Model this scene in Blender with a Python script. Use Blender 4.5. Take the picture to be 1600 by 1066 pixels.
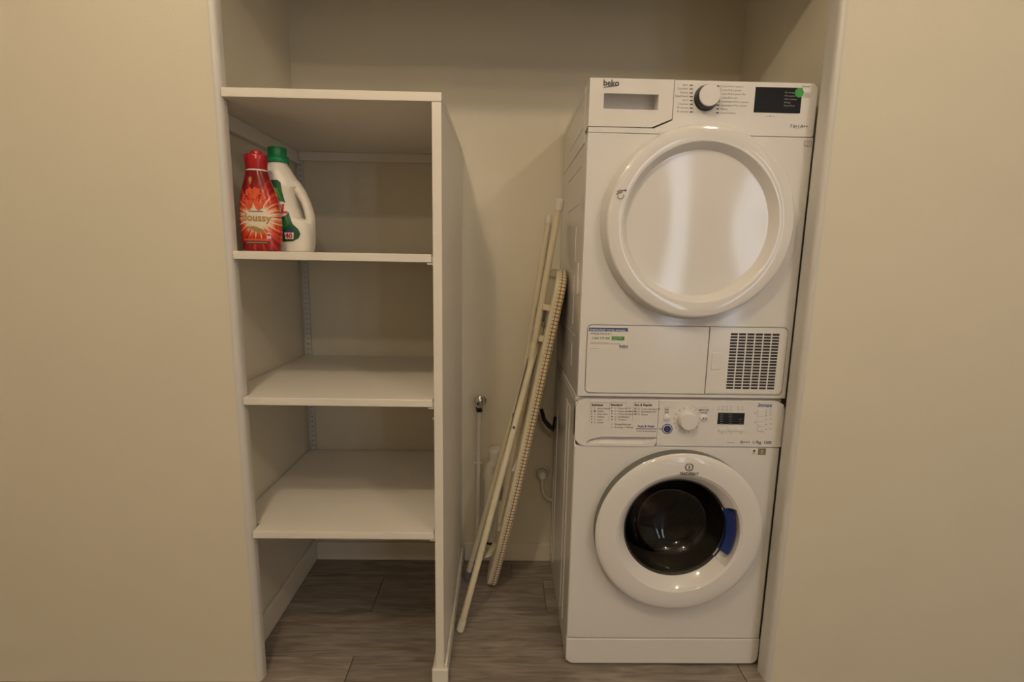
import bpy, math, random
from mathutils import Vector, Matrix
random.seed(7)
PI = math.pi
for o in list(bpy.data.objects): bpy.data.objects.remove(o, do_unlink=True)
scn = bpy.context.scene
COL = scn.collection

# ------------------------------------------------------------------ camera
CP = Vector((0.7709, -1.2778, 1.2301)); YAW, PIT, ROL = [math.radians(a) for a in (-1.0916, 9.0231, 1.0245)]; FPX = 765.283
def ray(u, v):
    a, b = (u - 800) / FPX, (v - 533) / FPX
    c, s = math.cos(ROL), math.sin(ROL); a, b = c*a + s*b, -s*a + c*b
    c, s = math.cos(PIT), math.sin(PIT); y1, z1 = c - s*b, -s - c*b
    c, s = math.cos(YAW), math.sin(YAW)
    return Vector((c*a - s*y1, s*a + c*y1, z1))
def P(u, v, y):                      # photo pixel -> point on the plane Y = y
    d = ray(u, v); return CP + d * ((y - CP.y) / d.y)
cam = bpy.data.cameras.new('camera'); camo = bpy.data.objects.new('camera', cam); COL.objects.link(camo)
cam.sensor_width = 36; cam.lens = FPX / 1600 * 36; cam.clip_start = .02
fw = ray(800, 533).normalized(); rt = (ray(900, 533) - ray(800, 533)).normalized(); up = rt.cross(fw)
M = Matrix((rt, up, -fw)).transposed().to_4x4(); M.translation = CP; camo.matrix_world = M
scn.camera = camo

# ------------------------------------------------------------------ light
world = bpy.data.worlds.new('world'); scn.world = world; world.use_nodes = True
world.node_tree.nodes['Background'].inputs[0].default_value = (.55, .68, .9, 1)
world.node_tree.nodes['Background'].inputs[1].default_value = .35
scn.view_settings.view_transform = 'Standard'; scn.view_settings.look = 'None'
scn.view_settings.gamma = 1; scn.view_settings.use_curve_mapping = False
scn.view_settings.exposure = -0.08
WARM = (1, .80, .55); COOL = (.80, .88, 1)
def area(name, loc, rot, sx, sy, power, color, shape='RECTANGLE', spread=180):
    l = bpy.data.lights.new(name, 'AREA'); l.shape = shape; l.size = sx
    if shape in ('RECTANGLE', 'ELLIPSE'): l.size_y = sy
    l.energy = power; l.color = color; l.spread = math.radians(spread)
    o = bpy.data.objects.new(name, l); COL.objects.link(o); o.location = loc; o.rotation_euler = rot; return o
CEIL = 2.9
def bulb(name, loc, power):
    l = bpy.data.lights.new(name, 'POINT'); l.energy = power; l.color = WARM; l.shadow_soft_size = .06
    o = bpy.data.objects.new(name, l); COL.objects.link(o); o.location = loc; return o
bulb('ceiling_lamp_near_offscreen', (.32, -1.3, 2.66), 31)
bulb('ceiling_lamp_right_offscreen', (2.1, -1.75, 2.66), 22)
bulb('ceiling_lamp_far_offscreen', (.9, -3.2, 2.80), 27)
RY = -5.0
for n_, x_ in (('window_right_offscreen', 3.0), ('window_far_right_offscreen', 3.8)):      # daylight in the two narrow rear windows
    area(n_, (x_, RY - .05, 1.32), (PI/2, 0, 0), .235, 2.38, 9, COOL)

# ------------------------------------------------------------------ materials
def mat(name, col, rough=.5, metal=0, noise=None, bump=None, spec=.5, coat=0, trans=0):
    m = bpy.data.materials.new(name); m.use_nodes = True; nt = m.node_tree; b = nt.nodes['Principled BSDF']
    b.inputs['Base Color'].default_value = (*col, 1); b.inputs['Roughness'].default_value = rough
    b.inputs['Metallic'].default_value = metal; b.inputs['Specular IOR Level'].default_value = spec
    b.inputs['Coat Weight'].default_value = coat; b.inputs['Transmission Weight'].default_value = trans
    tc = nt.nodes.new('ShaderNodeTexCoord')
    if noise:                       # (scale, amount): faint mottling of the colour
        n = nt.nodes.new('ShaderNodeTexNoise'); n.inputs['Scale'].default_value = noise[0]; n.inputs['Detail'].default_value = 4
        r = nt.nodes.new('ShaderNodeMapRange'); r.inputs[3].default_value = 1 - noise[1]; r.inputs[4].default_value = 1 + noise[1]
        x = nt.nodes.new('ShaderNodeMix'); x.data_type = 'RGBA'; x.blend_type = 'MULTIPLY'; x.inputs[0].default_value = 1
        x.inputs[6].default_value = (*col, 1)
        nt.links.new(tc.outputs['Object'], n.inputs['Vector']); nt.links.new(n.outputs['Fac'], r.inputs[0])
        nt.links.new(r.outputs[0], x.inputs[7]); nt.links.new(x.outputs[2], b.inputs['Base Color'])
    if bump:                        # (scale, strength, distance)
        n2 = nt.nodes.new('ShaderNodeTexNoise'); n2.inputs['Scale'].default_value = bump[0]; n2.inputs['Detail'].default_value = 3
        bp = nt.nodes.new('ShaderNodeBump'); bp.inputs['Strength'].default_value = bump[1]; bp.inputs['Distance'].default_value = bump[2]
        nt.links.new(tc.outputs['Object'], n2.inputs['Vector']); nt.links.new(n2.outputs['Fac'], bp.inputs['Height'])
        nt.links.new(bp.outputs[0], b.inputs['Normal'])
    return m
MT = dict(
    wall=mat('cream_wall_paint', (.75, .70, .58), .55, noise=(3, .03), bump=(160, .25, .0012)),
    ceil=mat('ceiling_paint', (.80, .78, .74), .7, bump=(120, .15, .001)),
    trim=mat('white_trim_paint', (.68, .66, .64), .35, noise=(9, .03), bump=(60, .1, .001)),
    board=mat('white_painted_board', (.83, .79, .73), .38, noise=(7, .035), bump=(45, .14, .0012)),
    base=mat('baseboard_paint', (.80, .745, .64), .4, noise=(9, .03)),
    enamel=mat('white_enamel', (.78, .77, .77), .10, noise=(5, .012), spec=.5),
    plastic=mat('white_plastic', (.79, .775, .775), .16, noise=(6, .012)),
    plastic2=mat('white_gloss_plastic', (.80, .785, .79), .07),
    underlay=mat('floor_underlay', (.34, .29, .24), .8, noise=(20, .1)),
    groove=mat('dark_plastic', (.03, .03, .032), .6),
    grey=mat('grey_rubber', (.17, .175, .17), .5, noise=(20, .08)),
    black=mat('black_plastic', (.012, .012, .013), .3),
    gloss_black=mat('black_display', (.008, .008, .009), .08),
    print=mat('dark_grey_print', (.07, .06, .06), .5),
    fine=mat('fine_grey_print', (.30, .27, .26), .5),
    palepr=mat('pale_display_print', (.38, .37, .36), .5),
    blue=mat('blue_plastic', (.008, .028, .17), .3, noise=(30, .1)),
    blueprint=mat('blue_print', (.03, .08, .30), .45),
    greenst=mat('green_sticker', (.04, .36, .05), .5, noise=(40, .08)),
    greenpr=mat('green_print', (.07, .27, .08), .5),
    paper=mat('sticker_paper', (.79, .77, .72), .5),
    olive=mat('olive_label', (.22, .20, .11), .5),
    steel=mat('drum_steel', (.20, .185, .17), .32, 1, noise=(14, .15)),
    chrome=mat('chrome', (.75, .75, .75), .12, 1, noise=(30, .04)),
    tube=mat('cream_tube_paint', (.74, .67, .50), .32, noise=(25, .04)),
    pan=mat('cream_sheet_metal', (.68, .62, .48), .4, noise=(18, .05)),
    pvc=mat('white_pvc', (.82, .79, .71), .32, noise=(12, .05)),
    capw=mat('white_end_cap', (.78, .75, .68), .4, noise=(20, .03)),
    wire=mat('zinc_wire', (.30, .31, .28), .35, .9, noise=(40, .1)),
    cable=mat('black_hose', (.015, .016, .018), .42, noise=(30, .1)),
    redcap=mat('red_cap', (.42, .012, .018), .25, noise=(20, .06)),
    greencap=mat('green_cap', (.012, .27, .10), .35, noise=(25, .06)),
    jug=mat('white_hdpe', (.80, .76, .70), .36, noise=(14, .025)),
    gold=mat('gold_print', (.42, .26, .075), .4, noise=(60, .12)),
    orange=mat('orange_print', (.72, .10, .035), .45, noise=(90, .35)),
    redpr=mat('red_print', (.55, .02, .025), .45),
    whitepr=mat('white_print', (.82, .79, .76), .45),
    brownpr=mat('brown_print', (.13, .035, .02), .45),
    navy=mat('navy_print', (.03, .04, .20), .45),
    darkgreen=mat('dark_green_print', (.008, .09, .035), .4),
    frame=mat('window_frame_paint', (.8, .8, .8), .4, noise=(8, .02)),
)
def glass_mat():                    # thin smoked glass: tinted see-through with a Fresnel reflection
    m = bpy.data.materials.new('smoked_door_glass'); m.use_nodes = True; nt = m.node_tree; nt.nodes.clear(); N = nt.nodes.new; L = nt.links.new
    o = N('ShaderNodeOutputMaterial'); mx = N('ShaderNodeMixShader'); t = N('ShaderNodeBsdfTransparent'); g = N('ShaderNodeBsdfGlossy'); f = N('ShaderNodeFresnel')
    t.inputs[0].default_value = (.50, .47, .43, 1); g.inputs['Roughness'].default_value = .02; f.inputs[0].default_value = 1.5
    L(f.outputs[0], mx.inputs[0]); L(t.outputs[0], mx.inputs[1]); L(g.outputs[0], mx.inputs[2]); L(mx.outputs[0], o.inputs[0]); return m
MT['glass'] = glass_mat()
def plank_mat():
    m = mat('grey_oak_laminate', (.2, .17, .14), .42); nt = m.node_tree; b = nt.nodes['Principled BSDF']; N = nt.nodes.new; L = nt.links.new
    tc = N('ShaderNodeTexCoord'); oi = N('ShaderNodeObjectInfo'); mp = N('ShaderNodeMapping'); mp.inputs['Scale'].default_value = (2.2, 17, 1)
    cm = N('ShaderNodeCombineXYZ'); ml = N('ShaderNodeMath'); ml.operation = 'MULTIPLY'; ml.inputs[1].default_value = 40
    L(oi.outputs['Random'], ml.inputs[0]); L(ml.outputs[0], cm.inputs[0]); L(ml.outputs[0], cm.inputs[1])
    ad = N('ShaderNodeVectorMath'); L(tc.outputs['Object'], ad.inputs[0]); L(cm.outputs[0], ad.inputs[1]); L(ad.outputs[0], mp.inputs[0])
    wv = N('ShaderNodeTexNoise'); wv.inputs['Scale'].default_value = 2.4; wv.inputs['Detail'].default_value = 7; wv.inputs['Distortion'].default_value = 1.2
    L(mp.outputs[0], wv.inputs['Vector'])
    mp2 = N('ShaderNodeMapping'); mp2.inputs['Scale'].default_value = (6, 160, 1); L(ad.outputs[0], mp2.inputs[0])
    fi = N('ShaderNodeTexNoise'); fi.inputs['Scale'].default_value = 1.5; fi.inputs['Detail'].default_value = 3; L(mp2.outputs[0], fi.inputs['Vector'])
    cr = N('ShaderNodeValToRGB'); cr.color_ramp.elements[0].position = .32; cr.color_ramp.elements[0].color = (.19, .158, .137, 1)
    cr.color_ramp.elements[1].position = .68; cr.color_ramp.elements[1].color = (.36, .315, .275, 1)
    L(wv.outputs['Fac'], cr.inputs[0])
    mr = N('ShaderNodeMapRange'); mr.inputs[3].default_value = .70; mr.inputs[4].default_value = 1.28; L(fi.outputs['Fac'], mr.inputs[0])
    r2 = N('ShaderNodeMapRange'); r2.inputs[3].default_value = .86; r2.inputs[4].default_value = 1.12; L(oi.outputs['Random'], r2.inputs[0])
    mm = N('ShaderNodeMath'); mm.operation = 'MULTIPLY'; L(mr.outputs[0], mm.inputs[0]); L(r2.outputs[0], mm.inputs[1])
    mx = N('ShaderNodeMix'); mx.data_type = 'RGBA'; mx.blend_type = 'MULTIPLY'; mx.inputs[0].default_value = 1
    L(cr.outputs[0], mx.inputs[6]); L(mm.outputs[0], mx.inputs[7]); L(mx.outputs[2], b.inputs['Base Color'])
    bp = N('ShaderNodeBump'); bp.inputs['Strength'].default_value = .12; bp.inputs['Distance'].default_value = .001
    L(fi.outputs['Fac'], bp.inputs['Height']); L(bp.outputs[0], b.inputs['Normal'])
    return m
MT['plank'] = plank_mat()
def cover_mat():                    # cream cotton with a brown woven check, laid out along the cover's own UVs (metres)
    m = mat('checked_cotton', (.74, .66, .50), .85, spec=.1); nt = m.node_tree; b = nt.nodes['Principled BSDF']; N = nt.nodes.new; L = nt.links.new
    uv = N('ShaderNodeUVMap'); sp = N('ShaderNodeSeparateXYZ'); L(uv.outputs[0], sp.inputs[0]); fac = None
    for i in (0, 1):
        a = N('ShaderNodeMath'); a.operation = 'MULTIPLY'; a.inputs[1].default_value = 1 / .0125; L(sp.outputs[i], a.inputs[0])
        f = N('ShaderNodeMath'); f.operation = 'FRACT'; L(a.outputs[0], f.inputs[0])
        l = N('ShaderNodeMath'); l.operation = 'LESS_THAN'; l.inputs[1].default_value = .22; L(f.outputs[0], l.inputs[0])
        if fac:
            mx = N('ShaderNodeMath'); mx.operation = 'MAXIMUM'; L(fac.outputs[0], mx.inputs[0]); L(l.outputs[0], mx.inputs[1]); fac = mx
        else: fac = l
    mix = N('ShaderNodeMix'); mix.data_type = 'RGBA'; mix.inputs[6].default_value = (.76, .68, .52, 1); mix.inputs[7].default_value = (.27, .155, .06, 1)
    L(fac.outputs[0], mix.inputs[0]); L(mix.outputs[2], b.inputs['Base Color'])
    return m
MT['cover'] = cover_mat()
def burst_mat():                    # printed label: pale starburst on red
    m = mat('red_starburst_print', (.6, .03, .03), .22); nt = m.node_tree; b = nt.nodes['Principled BSDF']; N = nt.nodes.new; L = nt.links.new
    tc = N('ShaderNodeTexCoord'); sp = N('ShaderNodeSeparateXYZ'); L(tc.outputs['Object'], sp.inputs[0])
    def mth(op, a, bb=None):
        n = N('ShaderNodeMath'); n.operation = op
        for i, q in enumerate((a, bb)):
            if q is None: continue
            if isinstance(q, (int, float)): n.inputs[i].default_value = q
            else: L(q, n.inputs[i])
        return n.outputs[0]
    dx = mth('ADD', sp.outputs[0], -.006); dz = mth('ADD', sp.outputs[2], -.087)
    ang = mth('ARCTAN2', dz, dx)
    r = mth('SQRT', mth('ADD', mth('MULTIPLY', dx, dx), mth('MULTIPLY', mth('MULTIPLY', dz, dz), 1.35)))
    w1 = mth('MULTIPLY', mth('SINE', mth('MULTIPLY', ang, 23)), .007); w2 = mth('MULTIPLY', mth('SINE', mth('MULTIPLY', ang, 41)), .006)
    rr = mth('ADD', r, mth('MULTIPLY', mth('ADD', w1, w2), mth('MULTIPLY', r, 22)))
    ns = N('ShaderNodeTexNoise'); ns.inputs['Scale'].default_value = 55; L(tc.outputs['Object'], ns.inputs['Vector'])
    rr = mth('ADD', rr, mth('MULTIPLY', mth('ADD', ns.outputs['Fac'], -.5), .022))
    cr = N('ShaderNodeValToRGB'); e = cr.color_ramp.elements; e[0].position = .27; e[0].color = (.80, .70, .58, 1); e[1].position = 1; e[1].color = (.20, .008, .012, 1)
    for p, c in ((.38, (.78, .42, .26, 1)), (.48, (.66, .075, .03, 1)), (.72, (.45, .02, .018, 1))):
        q = e.new(p); q.color = c
    L(mth('MULTIPLY', rr, 9.5), cr.inputs[0]); L(cr.outputs[0], b.inputs['Base Color'])
    return m
MT['burst'] = burst_mat()
def leafgreen_mat():
    m = mat('green_label_print', (.1, .4, .05), .3); nt = m.node_tree; b = nt.nodes['Principled BSDF']; N = nt.nodes.new; L = nt.links.new
    tc = N('ShaderNodeTexCoord'); n = N('ShaderNodeTexNoise'); n.inputs['Scale'].default_value = 11; n.inputs['Detail'].default_value = 1
    L(tc.outputs['Object'], n.inputs['Vector']); cr = N('ShaderNodeValToRGB'); e = cr.color_ramp.elements
    e[0].position = .36; e[0].color = (.012, .17, .04, 1); e[1].position = .62; e[1].color = (.16, .43, .03, 1)
    L(n.outputs['Fac'], cr.inputs[0]); L(cr.outputs[0], b.inputs['Base Color']); return m
MT['leafgreen'] = leafgreen_mat()

# ------------------------------------------------------------------ mesh helpers
ORG = {}
class MB:
    def __init__(s): s.v = []; s.f = []; s.uv = {}
    def add(s, vs, fs):
        n = len(s.v); s.v += [tuple(p) for p in vs]; s.f += [tuple(i + n for i in f) for f in fs]; return s
    def box(s, x0, x1, y0, y1, z0, z1):
        return s.add([(x, y, z) for z in (z0, z1) for y in (y0, y1) for x in (x0, x1)],
                     [(0, 2, 3, 1), (4, 5, 7, 6), (0, 1, 5, 4), (2, 6, 7, 3), (0, 4, 6, 2), (1, 3, 7, 5)])
    def prism(s, poly, y0, y1):      # poly of (x, z), extruded from y0 (front) to y1 (back)
        n = len(poly); ar = sum(poly[i][0]*poly[(i+1) % n][1] - poly[(i+1) % n][0]*poly[i][1] for i in range(n))
        if ar < 0: poly = poly[::-1]
        return s.add([(x, y0, z) for x, z in poly] + [(x, y1, z) for x, z in poly],
                     [tuple(range(n)), tuple(range(2*n - 1, n - 1, -1))] + [(i, i + n, (i+1) % n + n, (i+1) % n) for i in range(n)])
    def tube(s, pts, r, seg=14, flat=1.0, cap=True):
        pts = [Vector(p) for p in pts]; rs = r if isinstance(r, (list, tuple)) else [r]*len(pts); vs = []; fs = []; prev = None
        for i, p in enumerate(pts):
            t = (pts[min(i+1, len(pts)-1)] - pts[max(i-1, 0)]).normalized()
            if prev is None:
                a = Vector((0, 1, 0)) if abs(t.y) < .9 else Vector((1, 0, 0)); n = (a - t*a.dot(t)).normalized()
            else: n = (prev - t*prev.dot(t)).normalized()
            prev = n; bb = t.cross(n)
            for k in range(seg):
                c = 2*PI*k/seg; vs.append(p + n*(math.cos(c)*rs[i]) + bb*(math.sin(c)*rs[i]*flat))
        for i in range(len(pts)-1):
            for k in range(seg): fs.append((i*seg+k, i*seg+(k+1) % seg, (i+1)*seg+(k+1) % seg, (i+1)*seg+k))
        if cap: fs += [tuple(range(seg))[::-1], tuple(range((len(pts)-1)*seg, len(pts)*seg))]
        return s.add(vs, fs)
    def zprism(s, poly, z0, z1):     # poly of (x, y), counter-clockwise
        n = len(poly)
        return s.add([(x, y, z0) for x, y in poly] + [(x, y, z1) for x, y in poly],
                     [tuple(range(n))[::-1], tuple(range(n, 2*n))] + [(i, (i+1) % n, (i+1) % n + n, i + n) for i in range(n)])
    def lathe(s, prof, c, axis='Y', seg=96, a0=0, a1=2*PI, close=False):   # prof of (radius, offset along axis)
        full = abs(a1 - a0 - 2*PI) < 1e-6; m = seg if full else seg + 1; vs = []; fs = []
        for r, h in prof:
            for k in range(m):
                a = a0 + (a1 - a0)*k/seg; x, y = r*math.cos(a), r*math.sin(a)
                vs.append((c[0]+x, c[1]+h, c[2]+y) if axis == 'Y' else (c[0]+x, c[1]+y, c[2]+h))
        q = len(prof); rng = range(q) if close else range(q-1)
        for i in rng:
            j = (i+1) % q
            for k in range(seg if full else m-1):
                k2 = (k+1) % m; f = (i*m+k, i*m+k2, j*m+k2, j*m+k); fs.append(f if axis == 'Y' else f[::-1])
        if close and not full: fs += [tuple(i*m for i in range(q)), tuple(i*m+m-1 for i in range(q))[::-1]]
        return s.add(vs, fs)
    def holed(s, xs, zs, holes, y, depth, back=True):  # front plate over a grid; cells in holes become pockets
        for i in range(len(xs)-1):
            for j in range(len(zs)-1):
                a, b, c, d = xs[i], xs[i+1], zs[j], zs[j+1]
                if (i, j) not in holes: s.add([(a, y, c), (b, y, c), (b, y, d), (a, y, d)], [(0, 1, 2, 3)])
                else:
                    e = y + depth
                    s.add([(a, y, c), (b, y, c), (b, y, d), (a, y, d), (a, e, c), (b, e, c), (b, e, d), (a, e, d)],
                          [(1, 0, 4, 5), (2, 1, 5, 6), (3, 2, 6, 7), (0, 3, 7, 4)] + ([(4, 7, 6, 5)[::-1]] if back else []))
        return s
    def loft(s, rings, c, seg=48):   # rings of (z, centre shift x, half width, half depth, exponent)
        vs = []; fs = []
        for z, cx, a, b, n in rings:
            for k in range(seg):
                t = 2*PI*k/seg; ct, st = math.cos(t), math.sin(t)
                vs.append((c[0]+cx+a*math.copysign(abs(ct)**(2/n), ct), c[1]+b*math.copysign(abs(st)**(2/n), st), c[2]+z))
        for i in range(len(rings)-1):
            for k in range(seg): fs.append((i*seg+k, i*seg+(k+1) % seg, (i+1)*seg+(k+1) % seg, (i+1)*seg+k))
        fs += [tuple(range(seg))[::-1], tuple(range((len(rings)-1)*seg, len(rings)*seg))]
        return s.add(vs, fs)
    def text(s, txt, x, z, y, size, align='LEFT', bold=0, shear=0, rot=0, surf=None, sx=1, gap=1):
        cu = bpy.data.curves.new('t', 'FONT'); cu.body = txt; cu.size = size; cu.align_x = align; cu.align_y = 'CENTER'
        cu.offset = bold; cu.shear = shear; cu.space_character = gap; cu.resolution_u = 3; cu.extrude = 0
        ob = bpy.data.objects.new('t', cu); me = bpy.data.meshes.new_from_object(ob)
        cr, sr = math.cos(rot), math.sin(rot); vs = []
        for p in me.vertices:
            px, pz = p.co.x*sx, p.co.y; X, Z = x + px*cr - pz*sr, z + px*sr + pz*cr
            vs.append((X, surf(X, Z) if surf else y, Z))
        s.add(vs, [tuple(f.vertices) for f in me.polygons])
        bpy.data.objects.remove(ob); bpy.data.curves.remove(cu); bpy.data.meshes.remove(me); return s
    def disc(s, x, z, y, r, seg=24, sz=1):
        return s.add([(x + r*math.cos(2*PI*k/seg), y, z + r*sz*math.sin(2*PI*k/seg)) for k in range(seg)], [tuple(range(seg))])
    def ring(s, x, z, y, r0, r1, seg=32, a0=0, a1=2*PI):
        vs = []; fs = []
        for k in range(seg+1):
            a = a0 + (a1-a0)*k/seg
            for r in (r0, r1): vs.append((x + r*math.cos(a), y, z + r*math.sin(a)))
        return s.add(vs, [(2*k, 2*k+1, 2*k+3, 2*k+2) for k in range(seg)])
    def rect(s, x0, x1, z0, z1, y): return s.add([(x0, y, z0), (x1, y, z0), (x1, y, z1), (x0, y, z1)], [(0, 1, 2, 3)])
    def outline(s, x0, x1, z0, z1, y, w):
        s.rect(x0, x1, z0, z0+w, y); s.rect(x0, x1, z1-w, z1, y); s.rect(x0, x0+w, z0, z1, y); return s.rect(x1-w, x1, z0, z1, y)
    def build(s, name, material, parent=None, smooth=False, bevel=0, seg=2, label=None):
        o_ = ORG.get(parent.name, Vector()) if parent else Vector()
        me = bpy.data.meshes.new(name); me.from_pydata([tuple(Vector(p) - o_) for p in s.v], [], s.f); me.update()
        if s.uv:
            ul = me.uv_layers.new(name='UVMap')
            for lp in me.loops: ul.data[lp.index].uv = s.uv.get(lp.vertex_index, (0, 0))
        ob = bpy.data.objects.new(name, me); COL.objects.link(ob); me.materials.append(MT[material] if isinstance(material, str) else material)
        if parent: ob.parent = parent; ORG[ob.name] = o_.copy()
        if smooth:
            for f in me.polygons: f.use_smooth = True
            try: me.set_sharp_from_angle(angle=math.radians(38))
            except Exception: pass
        if bevel:
            b = ob.modifiers.new('bevel', 'BEVEL'); b.width = bevel; b.segments = seg; b.limit_method = 'ANGLE'; b.angle_limit = math.radians(40)
            for f in me.polygons: f.use_smooth = True
            try: me.set_sharp_from_angle(angle=math.radians(60))
            except Exception: pass
            w = ob.modifiers.new('wn', 'WEIGHTED_NORMAL'); w.keep_sharp = False
        if label: ob['label'] = label
        return ob
def thing(name, loc, label, cat, group=None):
    o = bpy.data.objects.new(name, None); COL.objects.link(o); o.location = loc; o.empty_display_size = .05
    ORG[o.name] = Vector(loc); o['label'] = label; o['category'] = cat
    if group: o['group'] = group
    return o
def tag(o, label, cat): o['label'] = label; o['category'] = cat; return o
def stuff(o): o['kind'] = 'stuff'; return o
def struct(o): o['kind'] = 'structure'; return o
def rrect(x0, x1, z0, z1, r, n=6):
    if not isinstance(r, (list, tuple)): r = [r]*4      # bl, br, tr, tl
    out = []
    for (cx, cz, a), q in zip(((x0, z0, PI), (x1, z0, 1.5*PI), (x1, z1, 0), (x0, z1, .5*PI)), r):
        ox = cx + (q if cx == x0 else -q); oz = cz + (q if cz == z0 else -q)
        out += [(ox + q*math.cos(a + PI/2*k/n), oz + q*math.sin(a + PI/2*k/n)) for k in range(n+1)]
    return out

# ------------------------------------------------------------------ the room
YB = .6135; JL, JR, JT = .078, 1.574, .048; JTL = .028; RX0, RX1 = -1.9, 4.4; XR = 1.617; LINT = 2.06
floor = struct(MB().box(RX0, RX1, RY, YB + .1, -.06, -.012).build('floor', 'underlay'))
ORG['floor'] = Vector()
rows = []; y = .0965 - .198*19
PW = .198; GAP = .0011
def plank(x0, x1, y0, y1):
    m = MB().box(-(x1-x0)/2 + GAP, (x1-x0)/2 - GAP, -(y1-y0)/2 + GAP, (y1-y0)/2 - GAP, -.012, 0)
    o = m.build('plank', 'plank', None, bevel=.0009, seg=1); o.parent = floor; o.location = ((x0+x1)/2, (y0+y1)/2, 0); return o
for k in range(-25, 4):
    y0 = .0965 + .198*(k-1); y1 = y0 + PW
    y0c, y1c = max(y0, RY), min(y1, YB)
    if y1c - y0c < .01: continue
    if k == 2: cuts = [RX0, -.92, .318, .942, 2.16, RX1]     # the row with two joints in view
    elif k == 0: cuts = [RX0, -.9, .318, 1.52, 2.74, RX1]
    elif k == 1: cuts = [RX0, -1.16, .03 - .01, 1.24, 2.46, RX1]
    elif k == 3: cuts = [RX0, -.4, .82, 2.04, RX1]
    else:
        st = RX0 + random.uniform(.25, 1.15); cuts = [RX0, st]
        while cuts[-1] + 1.22 < RX1 - .1: cuts.append(cuts[-1] + 1.22)
        cuts.append(RX1)
    if k == 1: cuts = [RX0, -.95, -.0 - .02, 1.2, 2.42, RX1]
    for a, b in zip(cuts[:-1], cuts[1:]): plank(a, b, y0c, y1c)
struct(MB().box(RX0 - .1, RX1 + .1, RY - .1, YB + .1, CEIL, CEIL + .1).build('ceiling', 'ceil'))
struct(MB().box(-.1, XR + .1, YB, YB + .1, -.012, CEIL).build('wall_back', 'wall'))
struct(MB().box(-.1, 0, JT, YB, -.012, CEIL).build('wall_left', 'wall'))
struct(MB().box(XR, XR + .1, JT, YB, -.012, CEIL).build('wall_right', 'wall'))
wf = MB(); wf.box(RX0, JL - .012, 0, JTL, -.012, CEIL); wf.box(-.1, .0, JTL, JT, -.012, CEIL); wf.box(JR + .012, RX1, 0, JT, -.012, CEIL); wf.box(JL - .012, JR + .012, 0, JT, LINT + .012, CEIL)
struct(wf.build('wall_front', 'wall'))
# white rounded casings that line the opening
def casing(name, x0, x1, z0, z1, right):
    n = 6; r = .016; pts = []
    if right:   # inner corner rounded towards the room
        pts = [(x1, JT), (x0, JT)] + [(x0 + r - r*math.cos(PI/2*k/n), -.0015 + r - r*math.sin(PI/2*k/n)) for k in range(n+1)] + [(x1, -.0015)]
    else:
        pts = [(x0, -.0015)] + [(x1 - r + r*math.sin(PI/2*k/n), -.0015 + r - r*math.cos(PI/2*k/n)) for k in range(n+1)] + [(x1, JTL), (x0, JTL)]
    m = MB(); q = len(pts); m.add([(x, y, z0) for x, y in pts] + [(x, y, z1) for x, y in pts],
          [tuple(range(q))[::-1], tuple(range(q, 2*q))] + [(i, (i+1) % q, (i+1) % q + q, i + q) for i in range(q)])
    return struct(m.build(name, 'trim', None, smooth=True))
casing('trim_1', JL - .012, JL, 0, LINT + .012, False); casing('trim_2', JR, JR + .012, 0, LINT + .012, True)
struct(MB().box(JL, JR, 0, JT, LINT, LINT + .012).build('trim_3', 'trim'))
def skirting(name, m): return struct(m.build(name, 'base', None, bevel=.003))
skirting('baseboard_back', MB().box(.625, XR, YB - .013, YB, 0, .078)); skirting('baseboard_back_shelf', MB().box(.014, .588, YB - .013, YB, 0, .078))
skirting('baseboard_left', MB().box(0, .014, JTL, YB, 0, .088))
# the rest of the room, behind the camera
struct(MB().box(RX0 - .1, RX0, RY, .0, -.012, CEIL).build('wall_room_left', 'wall')); struct(MB().box(RX1, RX1 + .1, RY, .0, -.012, CEIL).build('wall_room_right', 'wall'))
wr = MB(); WZ0, WZ1 = .06, 2.58; WINS = ((-1.36, -.07), (2.82, 3.18), (3.62, 3.98)); ex = RX0
for a, b in WINS:
    wr.box(ex, a, RY - .1, RY, -.012, CEIL); wr.box(a, b, RY - .1, RY, -.012, WZ0); wr.box(a, b, RY - .1, RY, WZ1, CEIL); ex = b
    if a < 0: wr.box(a, b, RY - .1, RY - .072, WZ0, WZ1)  # wall closes the invented left window and blocks light through it
wr.box(ex, RX1, RY - .1, RY, -.012, CEIL); struct(wr.build('wall_rear', 'wall'))
for i_, (a, b) in enumerate(WINS):  # leftmost window is made up, added for fill light, now blind
    wn = bpy.data.objects.new('window_%d' % (i_+1), None); COL.objects.link(wn); wn.location = ((a+b)/2, RY, WZ0); ORG[wn.name] = Vector(wn.location); struct(wn)
    m_ = (a+b)/2
    for p, q in ((a, a + .06), (b - .06, b)) + (((m_ - .05, m_ + .05),) if b - a > 1 else ()): MB().box(p, q, RY - .07, RY + .01, WZ0, WZ1).build('window_frame', 'frame', wn, bevel=.004)
    for c, d in ((WZ0, WZ0 + .06), (WZ1 - .06, WZ1)): MB().box(a + .06, b - .06, RY - .068, RY + .008, c, d).build('window_frame', 'frame', wn, bevel=.004)

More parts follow.
